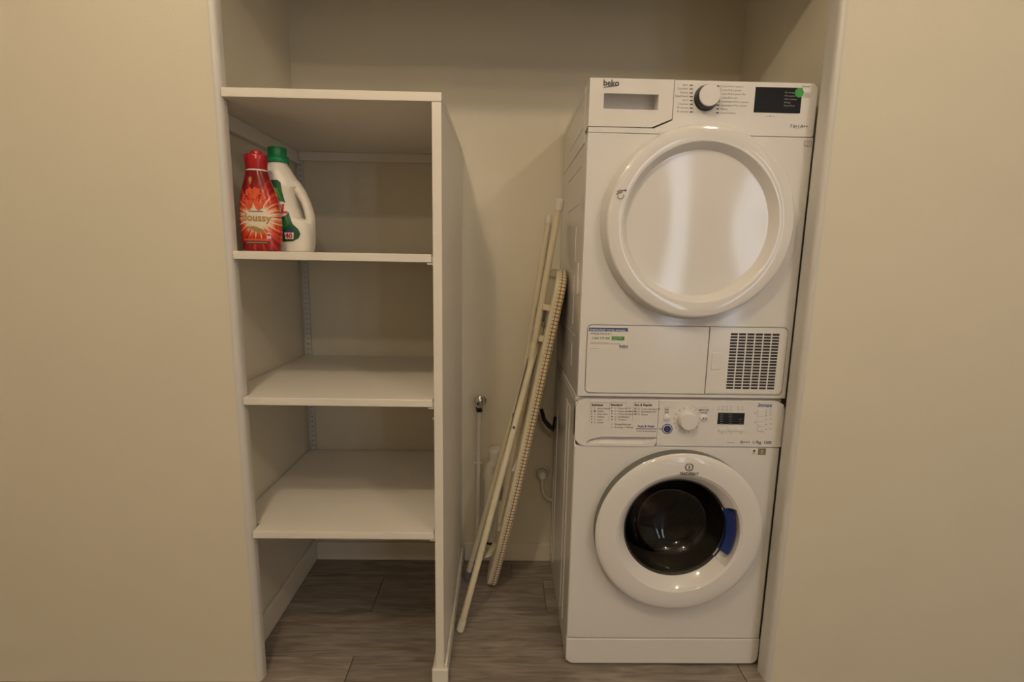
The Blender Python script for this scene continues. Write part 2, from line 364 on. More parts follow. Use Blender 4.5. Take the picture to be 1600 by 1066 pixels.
# ------------------------------------------------------------------ shelving unit
XP0, XP1, ZT = .588, .612, 1.639
su = thing('shelving_unit', (.3, .3, 0), 'white painted shelving unit with three shelves between the wall and a tall side panel', 'shelves')
MB().box(XP0, XP1, 0, YB - .001, 0, ZT - .022).build('side_panel', 'board', su, bevel=.0015)
MB().zprism([(JL + .0015, -.001), (XP1 + .0005, -.001), (XP1 + .0005, YB - .001), (.001, YB - .001), (.001, JT + .002), (JL + .0015, JT + .002)], ZT - .022, ZT).build('top_board', 'board', su, bevel=.0018)
for z in (1.249, .8635, .477):
    MB().zprism([(JL + .0015, .001), (XP0 - .004, .001), (XP0 - .004, YB - .002), (.002, YB - .002), (.002, JT + .002), (JL + .0015, JT + .002)], z - .021, z).build('shelf', 'board', su, bevel=.0018)
MB().box(.001, .02, JTL + .002, YB - .002, ZT - .022 - .042, ZT - .0225).build('batten', 'board', su, bevel=.0015)
MB().box(.021, XP0 - .001, YB - .021, YB - .001, ZT - .022 - .030, ZT - .0225).build('batten', 'board', su, bevel=.0015)
pl = MB(); pl.box(XP0 - .010, XP1 + .013, -.013, -.0005, 0, .052); pl.box(XP1 + .0005, XP1 + .0095, 0, YB - .014, 0, .060); pl.box(XP0 - .009, XP0 - .0005, 0, YB - .014, 0, .052)
pl.build('plinth', 'board', su, bevel=.0025)
# slotted metal standards
def standard(x0, x1, y0, y1, z0, z1):    # sheet-metal rail with punched, open slots
    xm = (x0 + x1)/2; zs_ = [z0]; z = z0 + .02
    while z < z1 - .01: zs_ += [z - .0017, z + .0017]; z += .0195
    zs_.append(z1); m = MB(); m.holed([x0, xm - .0042, xm + .0042, x1], zs_, {(1, k) for k in range(1, len(zs_) - 1, 2)}, y0, .0095)
    for a, b in (((x0, y0), (x0, y1)), ((x1, y1), (x1, y0))): m.add([(*a, z0), (*b, z0), (*b, z1), (*a, z1)], [(0, 3, 2, 1)])
    for z in (z0, z1): m.add([(x0, y0, z), (x1, y0, z), (x1, y1, z), (x0, y1, z)], [(0, 1, 2, 3)])
    return m.build('shelf_standard', 'trim', su)
standard(.012, .030, YB - .013, YB - .001, .46, 1.585)
for z in (1.249, .8635, .477):      # bracket clips that carry the shelf ends
    c = MB(); c.box(XP0 - .016, XP0 - .0005, .004, .018, z - .027, z - .0215); c.box(XP0 - .0035, XP0 - .0008, .003, .02, z - .027, z - .006)
    c.build('shelf_clip', 'trim', su, bevel=.0008)
MB().box(XP0 - .007, XP0 - .0005, .02, .03, .800, .805).build('shelf_clip', 'trim', su, bevel=.0008)
MB().box(XP0 - .028, XP0 - .0005, .03, .036, .445, .450).build('shelf_clip', 'trim', su, bevel=.0008)

# ------------------------------------------------------------------ bottles on the upper shelf
SZ = 1.2492
def surf_of(rings, c):
    def f(x, z):
        zz = z - c[2]; r0 = rings[0]
        for r1 in rings[1:]:
            if zz <= r1[0]: break
            r0 = r1
        t = 0 if r1[0] == r0[0] else max(0, min(1, (zz - r0[0])/(r1[0] - r0[0])))
        cx, a, b, n = [r0[i] + (r1[i] - r0[i])*t for i in (1, 2, 3, 4)]
        q = min(.985, abs((x - c[0] - cx)/a)); return c[1] - b*(1 - q**n)**(1/n) - .0006
    return f
rb = thing('softener_bottle', (.121, .075, SZ), 'red fabric softener bottle with gold lettering in front of the white jug', 'bottle')
rc = (.121, .075, SZ)
rr_ = [(0, 0, .044, .026, 2.6), (.004, 0, .048, .030, 2.6), (.03, 0, .0505, .032, 2.6), (.075, 0, .0525, .033, 2.6), (.11, -.0005, .0515, .0325, 2.5), (.14, -.001, .047, .031, 2.4), (.165, -.002, .040, .028, 2.3), (.185, -.003, .033, .025, 2.2), (.2, -.0035, .029, .0235, 2.1), (.207, -.0035, .0275, .023, 2)]
MB().loft(rr_, rc).build('body', 'burst', rb, smooth=True)
MB().loft([(.206, -.0035, .0255, .022, 2), (.211, -.0035, .0255, .022, 2)], rc).build('neck_ring', 'whitepr', rb, smooth=True)
capr = MB().loft([(.211, -.004, .0262, .0225, 2), (.214, -.004, .0272, .0235, 2), (.232, -.004, .0282, .0242, 2), (.243, -.004, .0295, .025, 2), (.2465, -.004, .0275, .0235, 2), (.2465, -.004, .018, .016, 2)], rc)
for k in range(5):                   # scalloped, tulip-like rim
    a = 2*PI*k/5 - PI/2
    capr.loft([(.236, -.004 + .0175*math.cos(a), .0115, .0105, 2), (.2475, -.004 + .0175*math.cos(a), .0110, .010, 2), (.2505, -.004 + .0175*math.cos(a), .0075, .007, 2)], (rc[0], rc[1] + .0145*math.sin(a), rc[2]), 20)
capr.loft([(.24, -.002, .015, .013, 2), (.254, -.002, .0145, .0125, 2), (.259, -.002, .0115, .010, 2), (.2605, -.002, .006, .005, 2)], rc, 24)
capr.build('cap', 'redcap', rb, smooth=True)
sf = surf_of(rr_, rc)
def petal(m, x, z, a, l, w, sfn, n=14):
    vs = [(x, z)]
    for k in range(n+1):
        t = -1 + 2*k/n; q = a + t*w; rad = l*(1 - .22*t*t - .1*math.cos(6*t)*.5); vs.append((x + rad*math.cos(q), z + rad*math.sin(q)))
    m.add([(p, sfn(p, q_) - .0002, q_) for p, q_ in vs], [(0, i, i+1) for i in range(1, n+1)])
fl = MB()
for a in (.35, 1.25, 2.1, 3.0, 4.0, 5.35): petal(fl, .120, SZ + .133, a, .031, .46, sf)
fl.build('flower_print', 'orange', rb)
fc = MB(); 
for dx, dz in ((0, 0), (.003, .001), (.006, -.001)): fc.add([(.117 + dx + .0012*math.cos(t*PI/3), sf(.12, SZ + .133) - .0008, SZ + .133 + dz + .0012*math.sin(t*PI/3)) for t in range(6)], [tuple(range(6))])
fc.build('flower_centre', 'brownpr', rb)
dr = MB(); dp = [(.1115 + .006*math.sin(t)*(1 if True else 0)*(.5 - .5*math.cos(t))**.6, SZ + .176 - .0105*math.cos(t) + .004) for t in [2*PI*k/20 for k in range(20)]]
dr.add([(x, sf(x, z) - .0003, z) for x, z in dp], [tuple(range(20))]); dr.build('drop_print', 'gold', rb)
MB().text('doussy', .1235, SZ + .086, 0, .0265, 'CENTER', .0007, 0, -.03, sf, 1.0).build('lettering', 'gold', rb)

lf = MB(); n = 16; top = [(.098 + .048*k/n, SZ + .058 + .0075*math.sin(PI*k/n)**.8 - .004*k/n + .002*math.sin(2*PI*k/n)) for k in range(n+1)]; bot = [(.098 + .048*k/n, SZ + .058 - .007*math.sin(PI*k/n)*(k/n)**.5 - .004*k/n + .003*math.sin(2*PI*k/n)) for k in range(n+1)]
lf.add([(x, sf(x, z) - .0003, z) for x, z in top + bot], [(i, i+1, n+2+i, n+1+i) for i in range(n)]); lf.build('leaf_print', 'gold', rb)
MB().text('30', .152, SZ + .0365, 0, .0105, 'CENTER', .0004, 0, 0, sf).build('lettering', 'whitepr', rb)
bw = MB(); 
for k in range(6):
    a = PI*k/5; bw.add([(.152 + .0055*math.cos(a) + .0018*math.cos(t*PI/4), sf(.152, SZ + .045) - .0005, SZ + .0445 + .003*math.sin(a) + .0018*math.sin(t*PI/4)) for t in range(8)], [tuple(range(8))])
bw.build('wash_tub_print', 'whitepr', rb)
def band(z0, z1, x0, x1, off):
    b_ = MB(); n = 12; xs = [x0 + (x1-x0)*k/n for k in range(n+1)]
    b_.add([(x, sf(x, (z0+z1)/2) - off, z0) for x in xs] + [(x, sf(x, (z0+z1)/2) - off, z1) for x in xs], [(i, i+1, n+2+i, n+1+i) for i in range(n)]); return b_
band(SZ + .0275, SZ + .0325, .088, .154, .0003).build('band_print', 'orange', rb); band(SZ + .0195, SZ + .0262, .088, .154, .0003).build('band_print', 'brownpr', rb)
band(SZ + .0222, SZ + .0236, .094, .148, .0007).build('fine_print', 'palepr', rb); band(SZ + .1018, SZ + .1034, .106, .142, .0006).build('fine_print', 'navy', rb)

jg = thing('detergent_jug', (.165, .166, SZ), 'white laundry detergent jug with green cap and looped handle behind the red bottle', 'bottle')
jc = (.1515, .166, SZ)
jr = [(0, -.004, .066, .040, 3.2), (.004, -.003, .070, .044, 3.2), (.03, -.001, .073, .047, 3.2), (.06, 0, .074, .048, 3), (.080, 0, .073, .048, 3), (.088, -.005, .067, .048, 3), (.097, -.014, .057, .048, 3), (.13, -.0185, .0525, .047, 3), (.160, -.0195, .0515, .046, 2.9), (.171, -.0175, .053, .045, 2.8), (.179, -.0125, .057, .044, 2.6), (.188, -.0145, .0545, .043, 2.3), (.20, -.0165, .051, .041, 2.2), (.217, -.0185, .0415, .038, 2.1), (.23, -.018, .034, .033, 2), (.238, -.018, .0275, .0275, 2), (.246, -.018, .0255, .0255, 2)]
MB().loft(jr, jc).build('body', 'jug', jg, smooth=True)
hp = [(.012, .195), (.028, .184), (.0435, .164), (.0550, .140), (.0630, .115), (.0660, .095), (.0640, .075), (.057, .055), (.05, .04)]
MB().tube([(jc[0] + x, jc[1], SZ + z) for x, z in hp], [.030, .027, .0225, .020, .0195, .020, .022, .028, .034], 22, .62).build('handle', 'jug', jg, smooth=True)
gc = (jc[0] - .018, jc[1], SZ)
MB().lathe([(0, .246), (.0295, .246), (.0305, .249), (.0305, .256), (.0285, .2575), (.0285, .259), (.0295, .2605), (.0295, .2625), (.024, .2645), (.0245, .284), (.0235, .2865), (0, .2868)], gc, 'Z', 48).build('cap', 'greencap', jg, smooth=True)
js = surf_of(jr, jc)
def decal(m, pts, off, cx, cz):      # polygon fan draped on the jug
    vs = [(cx, js(cx, cz) - off, cz)] + [(x, js(x, z) - off, z) for x, z in pts]; q = len(pts)
    for t in (1/3, 2/3): pass
    rings = 5; V = []; F = []
    for i in range(1, rings+1):
        for x, z in pts:
            X, Z = cx + (x-cx)*i/rings, cz + (z-cz)*i/rings; V.append((X, js(X, Z) - off, Z))
    for i in range(rings-1):
        for k in range(q): F.append((i*q+k, i*q+(k+1) % q, (i+1)*q+(k+1) % q, (i+1)*q+k))
    F.append(tuple(range(q))); m.add(V, F); return m
def px(lst, y): return [(P(u, v, y).x, P(u, v, y).z) for u, v in lst]
JY = .122
lab = px([(419, 281), (433, 281), (438, 285), (441, 300), (446, 318), (452, 336), (458, 350), (466, 358), (469, 365), (467, 372), (459, 377), (445, 378), (425, 378), (408, 378), (405, 330), (408, 290)], JY)
decal(MB(), lab, .0008, *px([(428, 335)], JY)[0]).build('label', 'darkgreen', jg)
lab2 = px([(420, 292), (434, 294), (438, 306), (443, 320), (449, 338), (453, 351), (444, 358), (430, 362), (410, 362), (408, 330)], JY)
decal(MB(), lab2, .0014, *px([(426, 330)], JY)[0]).build('label_field', 'leafgreen', jg)
swp = px([(432, 352), (440, 343), (450, 335), (452, 338), (443, 346), (434, 357)], JY); decal(MB(), swp, .002, *px([(441, 346)], JY)[0]).build('label_swoosh', 'darkgreen', jg)
q0 = px([(439.5, 327)], JY)[0]; dm = MB(); decal(dm, [(q0[0] + .0205*math.cos(2*PI*k/24), q0[1] + .0205*math.sin(2*PI*k/24)) for k in range(24)], .0019, *q0); dm.build('label_disc', 'whitepr', jg)
MB().text('iL', q0[0] + .0055, q0[1], 0, .033, 'CENTER', .0012, .1, 0, lambda x, z: js(x, z) - .0042).build('lettering', 'redpr', jg)
q1 = px([(453, 368)], JY)[0]
m4 = MB(); decal(m4, [(q1[0] - .0125, q1[1] + .008), (q1[0] - .011, q1[1] - .010), (q1[0] + .011, q1[1] - .010), (q1[0] + .0125, q1[1] + .008)], .0018, *q1); m4.build('wash_tub_print', 'whitepr', jg)
MB().text('40', q1[0], q1[1] - .0015, 0, .0185, 'CENTER', .0007, 0, 0, lambda x, z: js(x, z) - .0036).build('lettering', 'redpr', jg)
m5 = MB(); decal(m5, [(q1[0] + .0135*math.cos(PI*k/10), q1[1] + .0075 + .007*math.sin(PI*k/10)) for k in range(11)], .0017, q1[0], q1[1] + .0075); m5.build('tub_water_print', 'navy', jg)

# ------------------------------------------------------------------ tumble dryer (upper machine)
XA0, XA1, YA = .984, 1.580, .065; ZW = .8586; ZD = 1.705; DEP = .535
dy = thing('tumble_dryer', ((XA0+XA1)/2, YA + .27, ZW), 'white tumble dryer with large round white door stacked on the washing machine', 'dryer')
BF = YA + .006
db = MB().box(XA0, XA1, BF, YA + DEP, ZW + .0005, 1.555)
db.build('cabinet', 'enamel', dy, bevel=.006, seg=3)
MB().box(XA0, XA1, YA + .058, YA + DEP, 1.5555, ZD - .004).build('cabinet_top', 'enamel', dy, bevel=.003)
sd = MB()                            # embossed ribs on the left side sheet
for z0, z1 in ((1.60, 1.603), (1.50, 1.503), (1.40, 1.403), (1.02, 1.023)): sd.box(XA0 - .0012, XA0 + .0005, YA + .09, YA + .36, z0, z1)
for z0, z1 in ((.92, .99), (1.05, 1.20), (1.24, 1.34)): sd.box(XA0 - .0014, XA0 + .0005, YA + .14, YA + .21, z0, z1)
sd.build('side_ribs', 'enamel', dy, bevel=.001)
hl = MB().box(XA0 - .004, XA0 + .0005, YA + .055, YA + .085, 1.145, 1.235); hl.build('side_grip', 'plastic', dy, bevel=.002)
MB().box(XA0 - .0015, XA1 + .001, YA + .06, YA + DEP + .004, ZD - .022, ZD).build('top_lid', 'plastic', dy, bevel=.005, seg=3)
zl = lambda v, u=1000: P(u, v, YA).z
xl = lambda u, v=160: P(u, v, YA).x
zs1 = zl(198.5, 970); zs1b = zl(186, 1050); zs2 = zl(208, 970); xs = xl(1052, 160)
# water-tank drawer with a recessed grip
h0, h1 = xl(943.5, 155), xl(1029, 155); hz0, hz1 = zl(171, 985), zl(146.5, 985)
dw = MB(); G = .0009
def hole_plate(m, x0, x1, z0, z1, y): m.holed([x0, h0, h1, x1], [z0, hz0, hz1, z1], {(1, 1)}, y, .0, back=False)
hole_plate(dw, XA0 + .001, xs - G, zs1b, ZD - .001, YA)
dw.add([(XA0 + .001, YA, zs1 + G), (xl(1018, 199), YA, zs1 + G), (xs - G, YA, zs1b), (XA0 + .001, YA, zs1b)], [(0, 1, 2, 3)])
for a, b in (((XA0 + .001, zs1 + G), (xl(1018, 199), zs1 + G)), ((xl(1018, 199), zs1 + G), (xs - G, zs1b)), ((xs - G, zs1b), (xs - G, ZD - .001)), ((xs - G, ZD - .001), (XA0 + .001, ZD - .001)), ((XA0 + .001, ZD - .001), (XA0 + .001, zs1 + G))):
    dw.add([(a[0], YA, a[1]), (b[0], YA, b[1]), (b[0], YA + .059, b[1]), (a[0], YA + .059, a[1])], [(0, 3, 2, 1)])
zc = hz1 + .016; yb_ = YA + .046     # hand cavity: sloping floor, open upwards behind the front
dw.add([(h0, YA, hz0), (h1, YA, hz0), (h1, yb_, hz0 + .014), (h0, yb_, hz0 + .014), (h1, yb_, zc), (h0, yb_, zc), (h1, YA + .004, zc), (h0, YA + .004, zc), (h1, YA + .004, hz1), (h0, YA + .004, hz1), (h0, YA, hz1), (h1, YA, hz1)],
       [(0, 1, 2, 3), (3, 2, 4, 5), (5, 4, 6, 7), (7, 6, 8, 9), (9, 8, 11, 10), (0, 3, 5, 7, 9, 10), (1, 11, 8, 6, 4, 2)])
dwo = dw.build('water_tank_drawer', 'plastic', dy)
# control fascia on the right
zr = P(1225, 213.5, YA).z
MB().prism([(xs + G, ZD - .001), (xs + G, zs1b - .003), (xl(1022, 200), zs1 - .001), (xl(1022, 200), zr + .004 if zr + .004 < zs1 - .001 else zs1 - .003), (xl(1100, 208), zr), (XA1 - .004, zr), (XA1 - .001, zr + .004), (XA1 - .001, ZD - .012), (XA1 - .012, ZD - .001)], YA, YA + .059).build('control_fascia', 'plastic', dy, bevel=.002)
MB().box(XA0 + .002, xl(1040, 203), YA + .001, BF + .008, zs2 + G, zs1 - G).build('front_strip', 'enamel', dy, bevel=.001)
# front sheet with rounded vertical edges
zb = ZW + .004
zf1 = P(1070, 509, YA).z
# door
DC = P(1095.5, 349.5, YA - .045); rx = (P(1242.5, 345, YA - .045).x - P(948.5, 345, YA - .045).x)/2; RD = rx
DB = YA - .045
dd = MB().lathe([(RD + .001, .010), (RD, .004), (RD - .002, .0014), (RD - .006, .0002), (RD*.90, -.0006), (RD*.84, 0), (RD*.832, .0004), (RD*.826, .0018), (RD*.772, .0225), (RD*.766, .0240), (RD*.74, .0242), (RD*.4, .0242), (.0001, .0242)], (DC.x, DB, DC.z), 'Y', 128)
ddo = dd.build('door', 'plastic2', dy, smooth=True)
MB().lathe([(RD + .001, .010), (RD + .004, .022), (RD + .009, .0455), (RD - .05, .0455)], (DC.x, DB, DC.z), 'Y', 128).build('door_rim', 'plastic', ddo, smooth=True)
hi = P(970, 304, DB - .002); hm = MB(); YH = DB - .0026                    # little hand-and-arrow pictogram
hm.ring(hi.x, hi.z - .003, YH, .0072, .0086, 24, PI*.95, 2.12*PI)
for k, (a, l) in enumerate(((2.7, .013), (2.2, .0155), (1.8, .016), (1.4, .0145))):
    x0, z0 = hi.x + .0075*math.cos(a), hi.z - .003 + .0075*math.sin(a); x1, z1 = hi.x + l*math.cos(a), hi.z - .003 + l*math.sin(a); nx, nz = -math.sin(a)*.001, math.cos(a)*.001
    hm.add([(x0-nx, YH, z0-nz), (x0+nx, YH, z0+nz), (x1+nx, YH, z1+nz), (x1-nx, YH, z1-nz)], [(0, 1, 2, 3)])
hm.rect(hi.x + .001, hi.x + .012, hi.z + .0098, hi.z + .0114, YH); hm.add([(hi.x + .010, YH, hi.z + .0135), (hi.x + .010, YH, hi.z + .0077), (hi.x + .0155, YH, hi.z + .0106)], [(0, 1, 2)])
hm.build('hand_pictogram', 'print', ddo)
# programme knob
kc = P(1103, 153.5, YA)
kn = MB().lathe([(.0315, 0), (.0315, -.003), (.030, -.004), (.0285, -.020), (.0275, -.0225), (0.0001, -.0225)], (kc.x, YA, kc.z), 'Y', 56).build('programme_knob', 'black', dy, smooth=True)
MB().lathe([(.0268, -.022), (.0268, -.0255), (.0255, -.0268), (0.0001, -.0272)], (kc.x, YA, kc.z), 'Y', 56).build('knob_face', 'plastic', kn, smooth=True)
YP = YA - .0006
tk = MB(); tf = MB()
left = ['Jeans', 'Quotidien', 'Express', 'BabyProtect', 'Sport', 'Chemises', '30 minutes', '45 minutes']
right = ['Coton Prêt à repasser', 'Coton Prêt à porter', 'Coton Prêt à porter Plus', 'Coton Extra sec', 'Synthétiques Prêt à repasser', 'Synthétiques Prêt à porter', 'Délicat', 'Cycle Fraîcheur']
for k in range(8):
    a = P(1080, 133.4 + 5.95*k, YA); tk.rect(a.x - .004, a.x + .004, a.z - .0013, a.z + .0013, YP); tf.text(left[k], a.x - .008, a.z + .0006, YP, .0068, 'RIGHT', 0)
    a = P(1122 - .15*k, 134.6 + 5.97*k, YA); tk.rect(a.x - .0036, a.x + .0036, a.z - .0013, a.z + .0013, YP); tf.text(right[k], a.x + .008, a.z - .0002, YP, .0064, 'LEFT', 0)
a, b = P(1126, 133, YA), P(1126, 166, YA); tf.rect(a.x, a.x + .0007, b.z, a.z, YP)
stuff(tk.build('programme_marks', 'print', dy)); stuff(tf.build('programme_names', 'fine', dy))
lg = P(942.5, 130, YA); lo = MB().text('beko', lg.x, lg.z + .0005, YP, .0205, 'LEFT', .0006)
a, b = P(943, 136.6, YA), P(965, 134.2, YA); lo.add([(a.x, YP, a.z - .001), (b.x, YP, b.z - .0002), (b.x, YP, b.z + .0016), (a.x, YP, a.z + .001)], [(0, 1, 2, 3)])
lo.build('brand_lettering', 'print', dy)
a, b = P(1181, 134.5, YA), P(1249.5, 180, YA)
dsp = MB().box(a.x, b.x, YA - .001, YA + .004, b.z + .004, a.z - .002).build('display', 'gloss_black', dy, bevel=.0006)
dt = MB()
for k, t in enumerate(('Sec ménage', 'Prêt à porter', 'Prêt à repasser', 'Séchage', 'Départ/Pause')): dt.text(t, P(1226, 145, YA).x, P(1226, 145 + 5.1*k, YA).z, YA - .0016, .0054, 'LEFT', 0)
stuff(dt.build('display_text', 'palepr', dsp))
ft = MB(); a = P(1203, 181.5, YA); ft.disc(a.x, a.z, YP, .0016); ft.rect(a.x - .012, a.x - .003, a.z - .0004, a.z + .0004, YP); ft.rect(a.x + .003, a.x + .012, a.z - .0004, a.z + .0004, YP)
a = P(1265.5, 135.5, YA); ft.rect(a.x - .022, a.x, a.z - .0008, a.z + .0008, YP)
a, b = P(1255.5, 144.5, YA), P(1266, 153, YA); ft.outline(a.x, b.x, b.z, a.z, YP, .0006); [ft.rect((a.x+b.x)/2 - .007, (a.x+b.x)/2 + .007, (a.z+b.z)/2 + d_ - .0008, (a.z+b.z)/2 + d_ + .0008, YP) for d_ in (.0022, -.0022)]
stuff(ft.build('fine_lettering', 'fine', dy))
a = P(1262, 198, YA); MB().text('7 kg | A++', a.x, a.z, YP, .011, 'RIGHT', .0002, .1).build('capacity_lettering', 'print', dy)
a = P(1262, 224.5, YA); bk = MB()                                       # open-book symbol
for s in (-1, 1):
    bk.add([(a.x, YP, a.z - .006), (a.x + s*.0095, YP, a.z - .0045), (a.x + s*.0095, YP, a.z - .0062), (a.x, YP, a.z - .0078)], [(0, 1, 2, 3)]); bk.add([(a.x, YP, a.z + .0058), (a.x + s*.0085, YP, a.z + .0072), (a.x + s*.0085, YP, a.z + .0060), (a.x, YP, a.z + .0046)], [(0, 1, 2, 3)])
    bk.rect(a.x + s*.0090 - .0007, a.x + s*.0090 + .0007, a.z - .006, a.z + .0066, YP)
bk.rect(a.x - .0005, a.x + .0005, a.z - .007, a.z + .005, YP); bk.text('?', a.x + .0042, a.z, YP, .008, 'CENTER'); bk.build('manual_symbol', 'fine', dy)
a = P(1248.5, 145.3, YA)
tag(MB().lathe([(.0115, .0008), (.0115, 0), (.0112, -.0002), (.0001, -.0002)], (a.x, YA - .0018, a.z), 'Y', 40).build('sticker_dot', 'greenst'), 'round green sticker dot on the corner of the black dryer display', 'sticker')
# plinth flap and condenser grille
F0, F1 = P(917, 560, YA).x - .001, P(1226, 560, YA).x; FZ1, FZ0 = P(1070, 510.5, YA).z, P(1070, 615.2, YA).z; FD = P(1105, 560, YA).x
inn = rrect(F0 - .0026, F1 + .0026, FZ0 - .0026, FZ1 + .0026, .016); X0, X1, Z0, Z1 = XA0 + .0008, XA1 - .0008, zb, zs2 - G; cx_, cz_ = (F0 + F1)/2, (FZ0 + FZ1)/2; outr = []
for x, z in inn:
    dx, dz = x - cx_, z - cz_; t = min((X1-cx_)/dx if dx > 1e-9 else 99, (X0-cx_)/dx if dx < -1e-9 else 99, (Z1-cz_)/dz if dz > 1e-9 else 99, (Z0-cz_)/dz if dz < -1e-9 else 99); outr.append([cx_ + t*dx, cz_ + t*dz])
for tx_, tz_ in ((X0, Z0), (X1, Z0), (X1, Z1), (X0, Z1)):
    b = min(outr, key=lambda p: (p[0]-tx_)**2 + (p[1]-tz_)**2); b[0], b[1] = tx_, tz_
q = len(inn); fpn = MB(); fpn.add([(x, YA, z) for x, z in inn] + [(x, YA, z) for x, z in outr] + [(x, BF + .0005, z) for x, z in inn] + [(x, BF + .01, z) for x, z in outr],
    [f for k in range(q) for f in ((k, q+k, q+(k+1) % q, (k+1) % q), (k, (k+1) % q, 2*q+(k+1) % q, 2*q+k), (q+k, 3*q+k, 3*q+(k+1) % q, q+(k+1) % q))])
fpn.build('front_panel', 'enamel', dy)
flp = MB().prism(rrect(F0, FD - .0012, FZ0, FZ1, [.013, .001, .001, .013]), YA - .0022, BF + .001).build('service_flap', 'plastic', dy, bevel=.0012)
gx0, gx1 = P(1136.5, 565, YA).x, P(1214, 565, YA).x; gz1, gz0 = P(1175, 520.5, YA).z, P(1175, 609, YA).z
nc, nr = 6, 19; cw = (gx1-gx0)/nc; rh = (gz1-gz0)/nr; gxs = [FD + .0012 + .004]; hx = []; hz = []; gzs = [FZ0 + .003]
for i in range(nc): gxs += [gx0 + i*cw + .0016, gx0 + (i+1)*cw - .0016]; hx.append(1 + 2*i)
for j in range(nr): gzs += [gz0 + j*rh + .0018, gz0 + (j+1)*rh - .0007]; hz.append(1 + 2*j)
gxs.append(F1 - .006); gzs.append(FZ1 - .003)
gr = MB(); gr.holed(gxs, gzs, {(i, j) for i in hx for j in hz}, YA - .0030, .006, back=False)
gr.build('vent_grille', 'plastic', dy)
MB().prism(rrect(FD + .0012, F1, FZ0, FZ1, [.001, .013, .013, .001]), YA - .0010, BF + .001).build('grille_cover', 'plastic', dy)
MB().box(gx0 - .001, gx1 + .001, YA - .0014, YA + .002, gz0 - .001, gz1 + .001).build('vent_backing', 'groove', dy)
for a, b, c, d in ((FD + .0012, gxs[0] + .0001, FZ0 + .004, FZ1 - .004), (gxs[-1] - .0001, F1 - .0003, FZ0 + .013, FZ1 - .013)): MB().box(a, b, YA - .0030, YA - .0005, c, d).build('grille_border', 'plastic', dy)
a, b = P(1112, 550.5, YA), P(1125.5, 577.5, YA)
MB().prism(rrect(a.x, b.x, b.z, a.z, .004), YA - .0046, YA).build('flap_latch', 'plastic', dy, bevel=.001)
# registration sticker
a, b = P(919.5, 511.5, YA), P(979.5, 546.5, YA); YS = YA - .0026
stk = MB().box(a.x, b.x, YS, YA - .002, b.z, a.z).build('sticker', 'paper', dy)
c = P(979.5, 518.4, YA); MB().rect(a.x + .001, b.x - .001, c.z, a.z - .0005, YS - .0002).build('sticker_band', 'blueprint', stk)
st1 = MB(); e = P(921.5, 515, YA); st1.text('ENREGISTREZ VOTRE APPAREIL', e.x, e.z - .0005, YS - .0004, .0077, 'LEFT', .0001, 0, -.012, None, .93); st1.build('sticker_title', 'whitepr', stk)
st2 = MB(); e = P(922, 521.2, YA); st2.text('APPELEZ-NOUS AU :', e.x, e.z, YS - .0002, .0066, 'LEFT', .0001); e = P(974, 541.5, YA); st2.text('beko', e.x, e.z + .001, YS - .0002, .0125, 'CENTER', .0003); st2.add([(e.x - .010, YS - .0002, e.z - .0065), (e.x + .010, YS - .0002, e.z - .0048), (e.x + .010, YS - .0002, e.z - .004), (e.x - .010, YS - .0002, e.z - .0055)], [(0, 1, 2, 3)])
for v, u1 in ((535, 950), (536.6, 969), (544.3, 935)): e, g = P(922, v, YA), P(u1, v, YA); st2.rect(e.x, g.x, e.z - .0005, e.z + .0003, YS - .0002)
st2.build('sticker_text', 'blueprint', stk)
st3 = MB(); e = P(925, 528.3, YA); st3.text('0 865 370 408', e.x, e.z, YS - .0002, .0088, 'LEFT', .0002, 0, 0, None, .95); e, g = P(955.5, 525.5, YA), P(975, 531.8, YA); st3.rect(e.x, g.x, g.z, e.z, YS - .0002); st3.build('sticker_number', 'greenpr', stk)
st4 = MB(); st4.text('Service & appel', e.x + .003, e.z - .0036, YS - .0004, .0042, 'LEFT'); st4.text('gratuits', e.x + .003, e.z - .0085, YS - .0004, .0042, 'LEFT'); st4.build('sticker_note', 'whitepr', stk)

# ------------------------------------------------------------------ washing machine (lower)
wm = thing('washing_machine', ((XA0+XA1)/2, YA + .27, 0), 'white front-loading washing machine with dark porthole and blue door grip under the dryer', 'washing machine')
W0, W1 = XA0 - .003, XA1 + .001; WT = ZW - .003; WF = YA + .004; YW = YA - .001
WC = P(1062, 835, YW - .03)         # porthole axis
HR = .172
sh = MB(); sh.box(W0, W0 + .004, WF, YA + DEP, .012, WT - .012); sh.box(W1 - .004, W1, WF, YA + DEP, .012, WT - .012)
sh.box(W0, W1, YA + DEP - .004, YA + DEP, .012, WT - .012); sh.box(W0 + .004, W1 - .004, WF, YA + DEP - .004, .012, .016)
sh.build('cabinet', 'enamel', wm, bevel=.0015)
MB().box(W0 + .001, W1 - .001, WF + .012, YA + DEP + .002, WT - .0118, WT + .0022).build('top_lid', 'plastic', wm, bevel=.004, seg=3)
rbz = MB()
for y0 in (.11, .17, .42, .48): rbz.box(W0 - .0022, W0 + .0005, YA + y0, YA + y0 + .028, .07, .80)
rbz.build('side_ribs', 'enamel', wm, bevel=.002)
for fx in (W0 + .05, W1 - .05):
    for fy in (YA + .06, YA + DEP - .06): MB().lathe([(.0001, 0), (.02, 0), (.02, .006), (.008, .008), (.008, .0135)], (fx, fy, 0), 'Z', 20).build('foot', 'black', wm, smooth=True)
zseam = P(1120, 698, YW).z; zk = P(1040, 998.5, YW).z
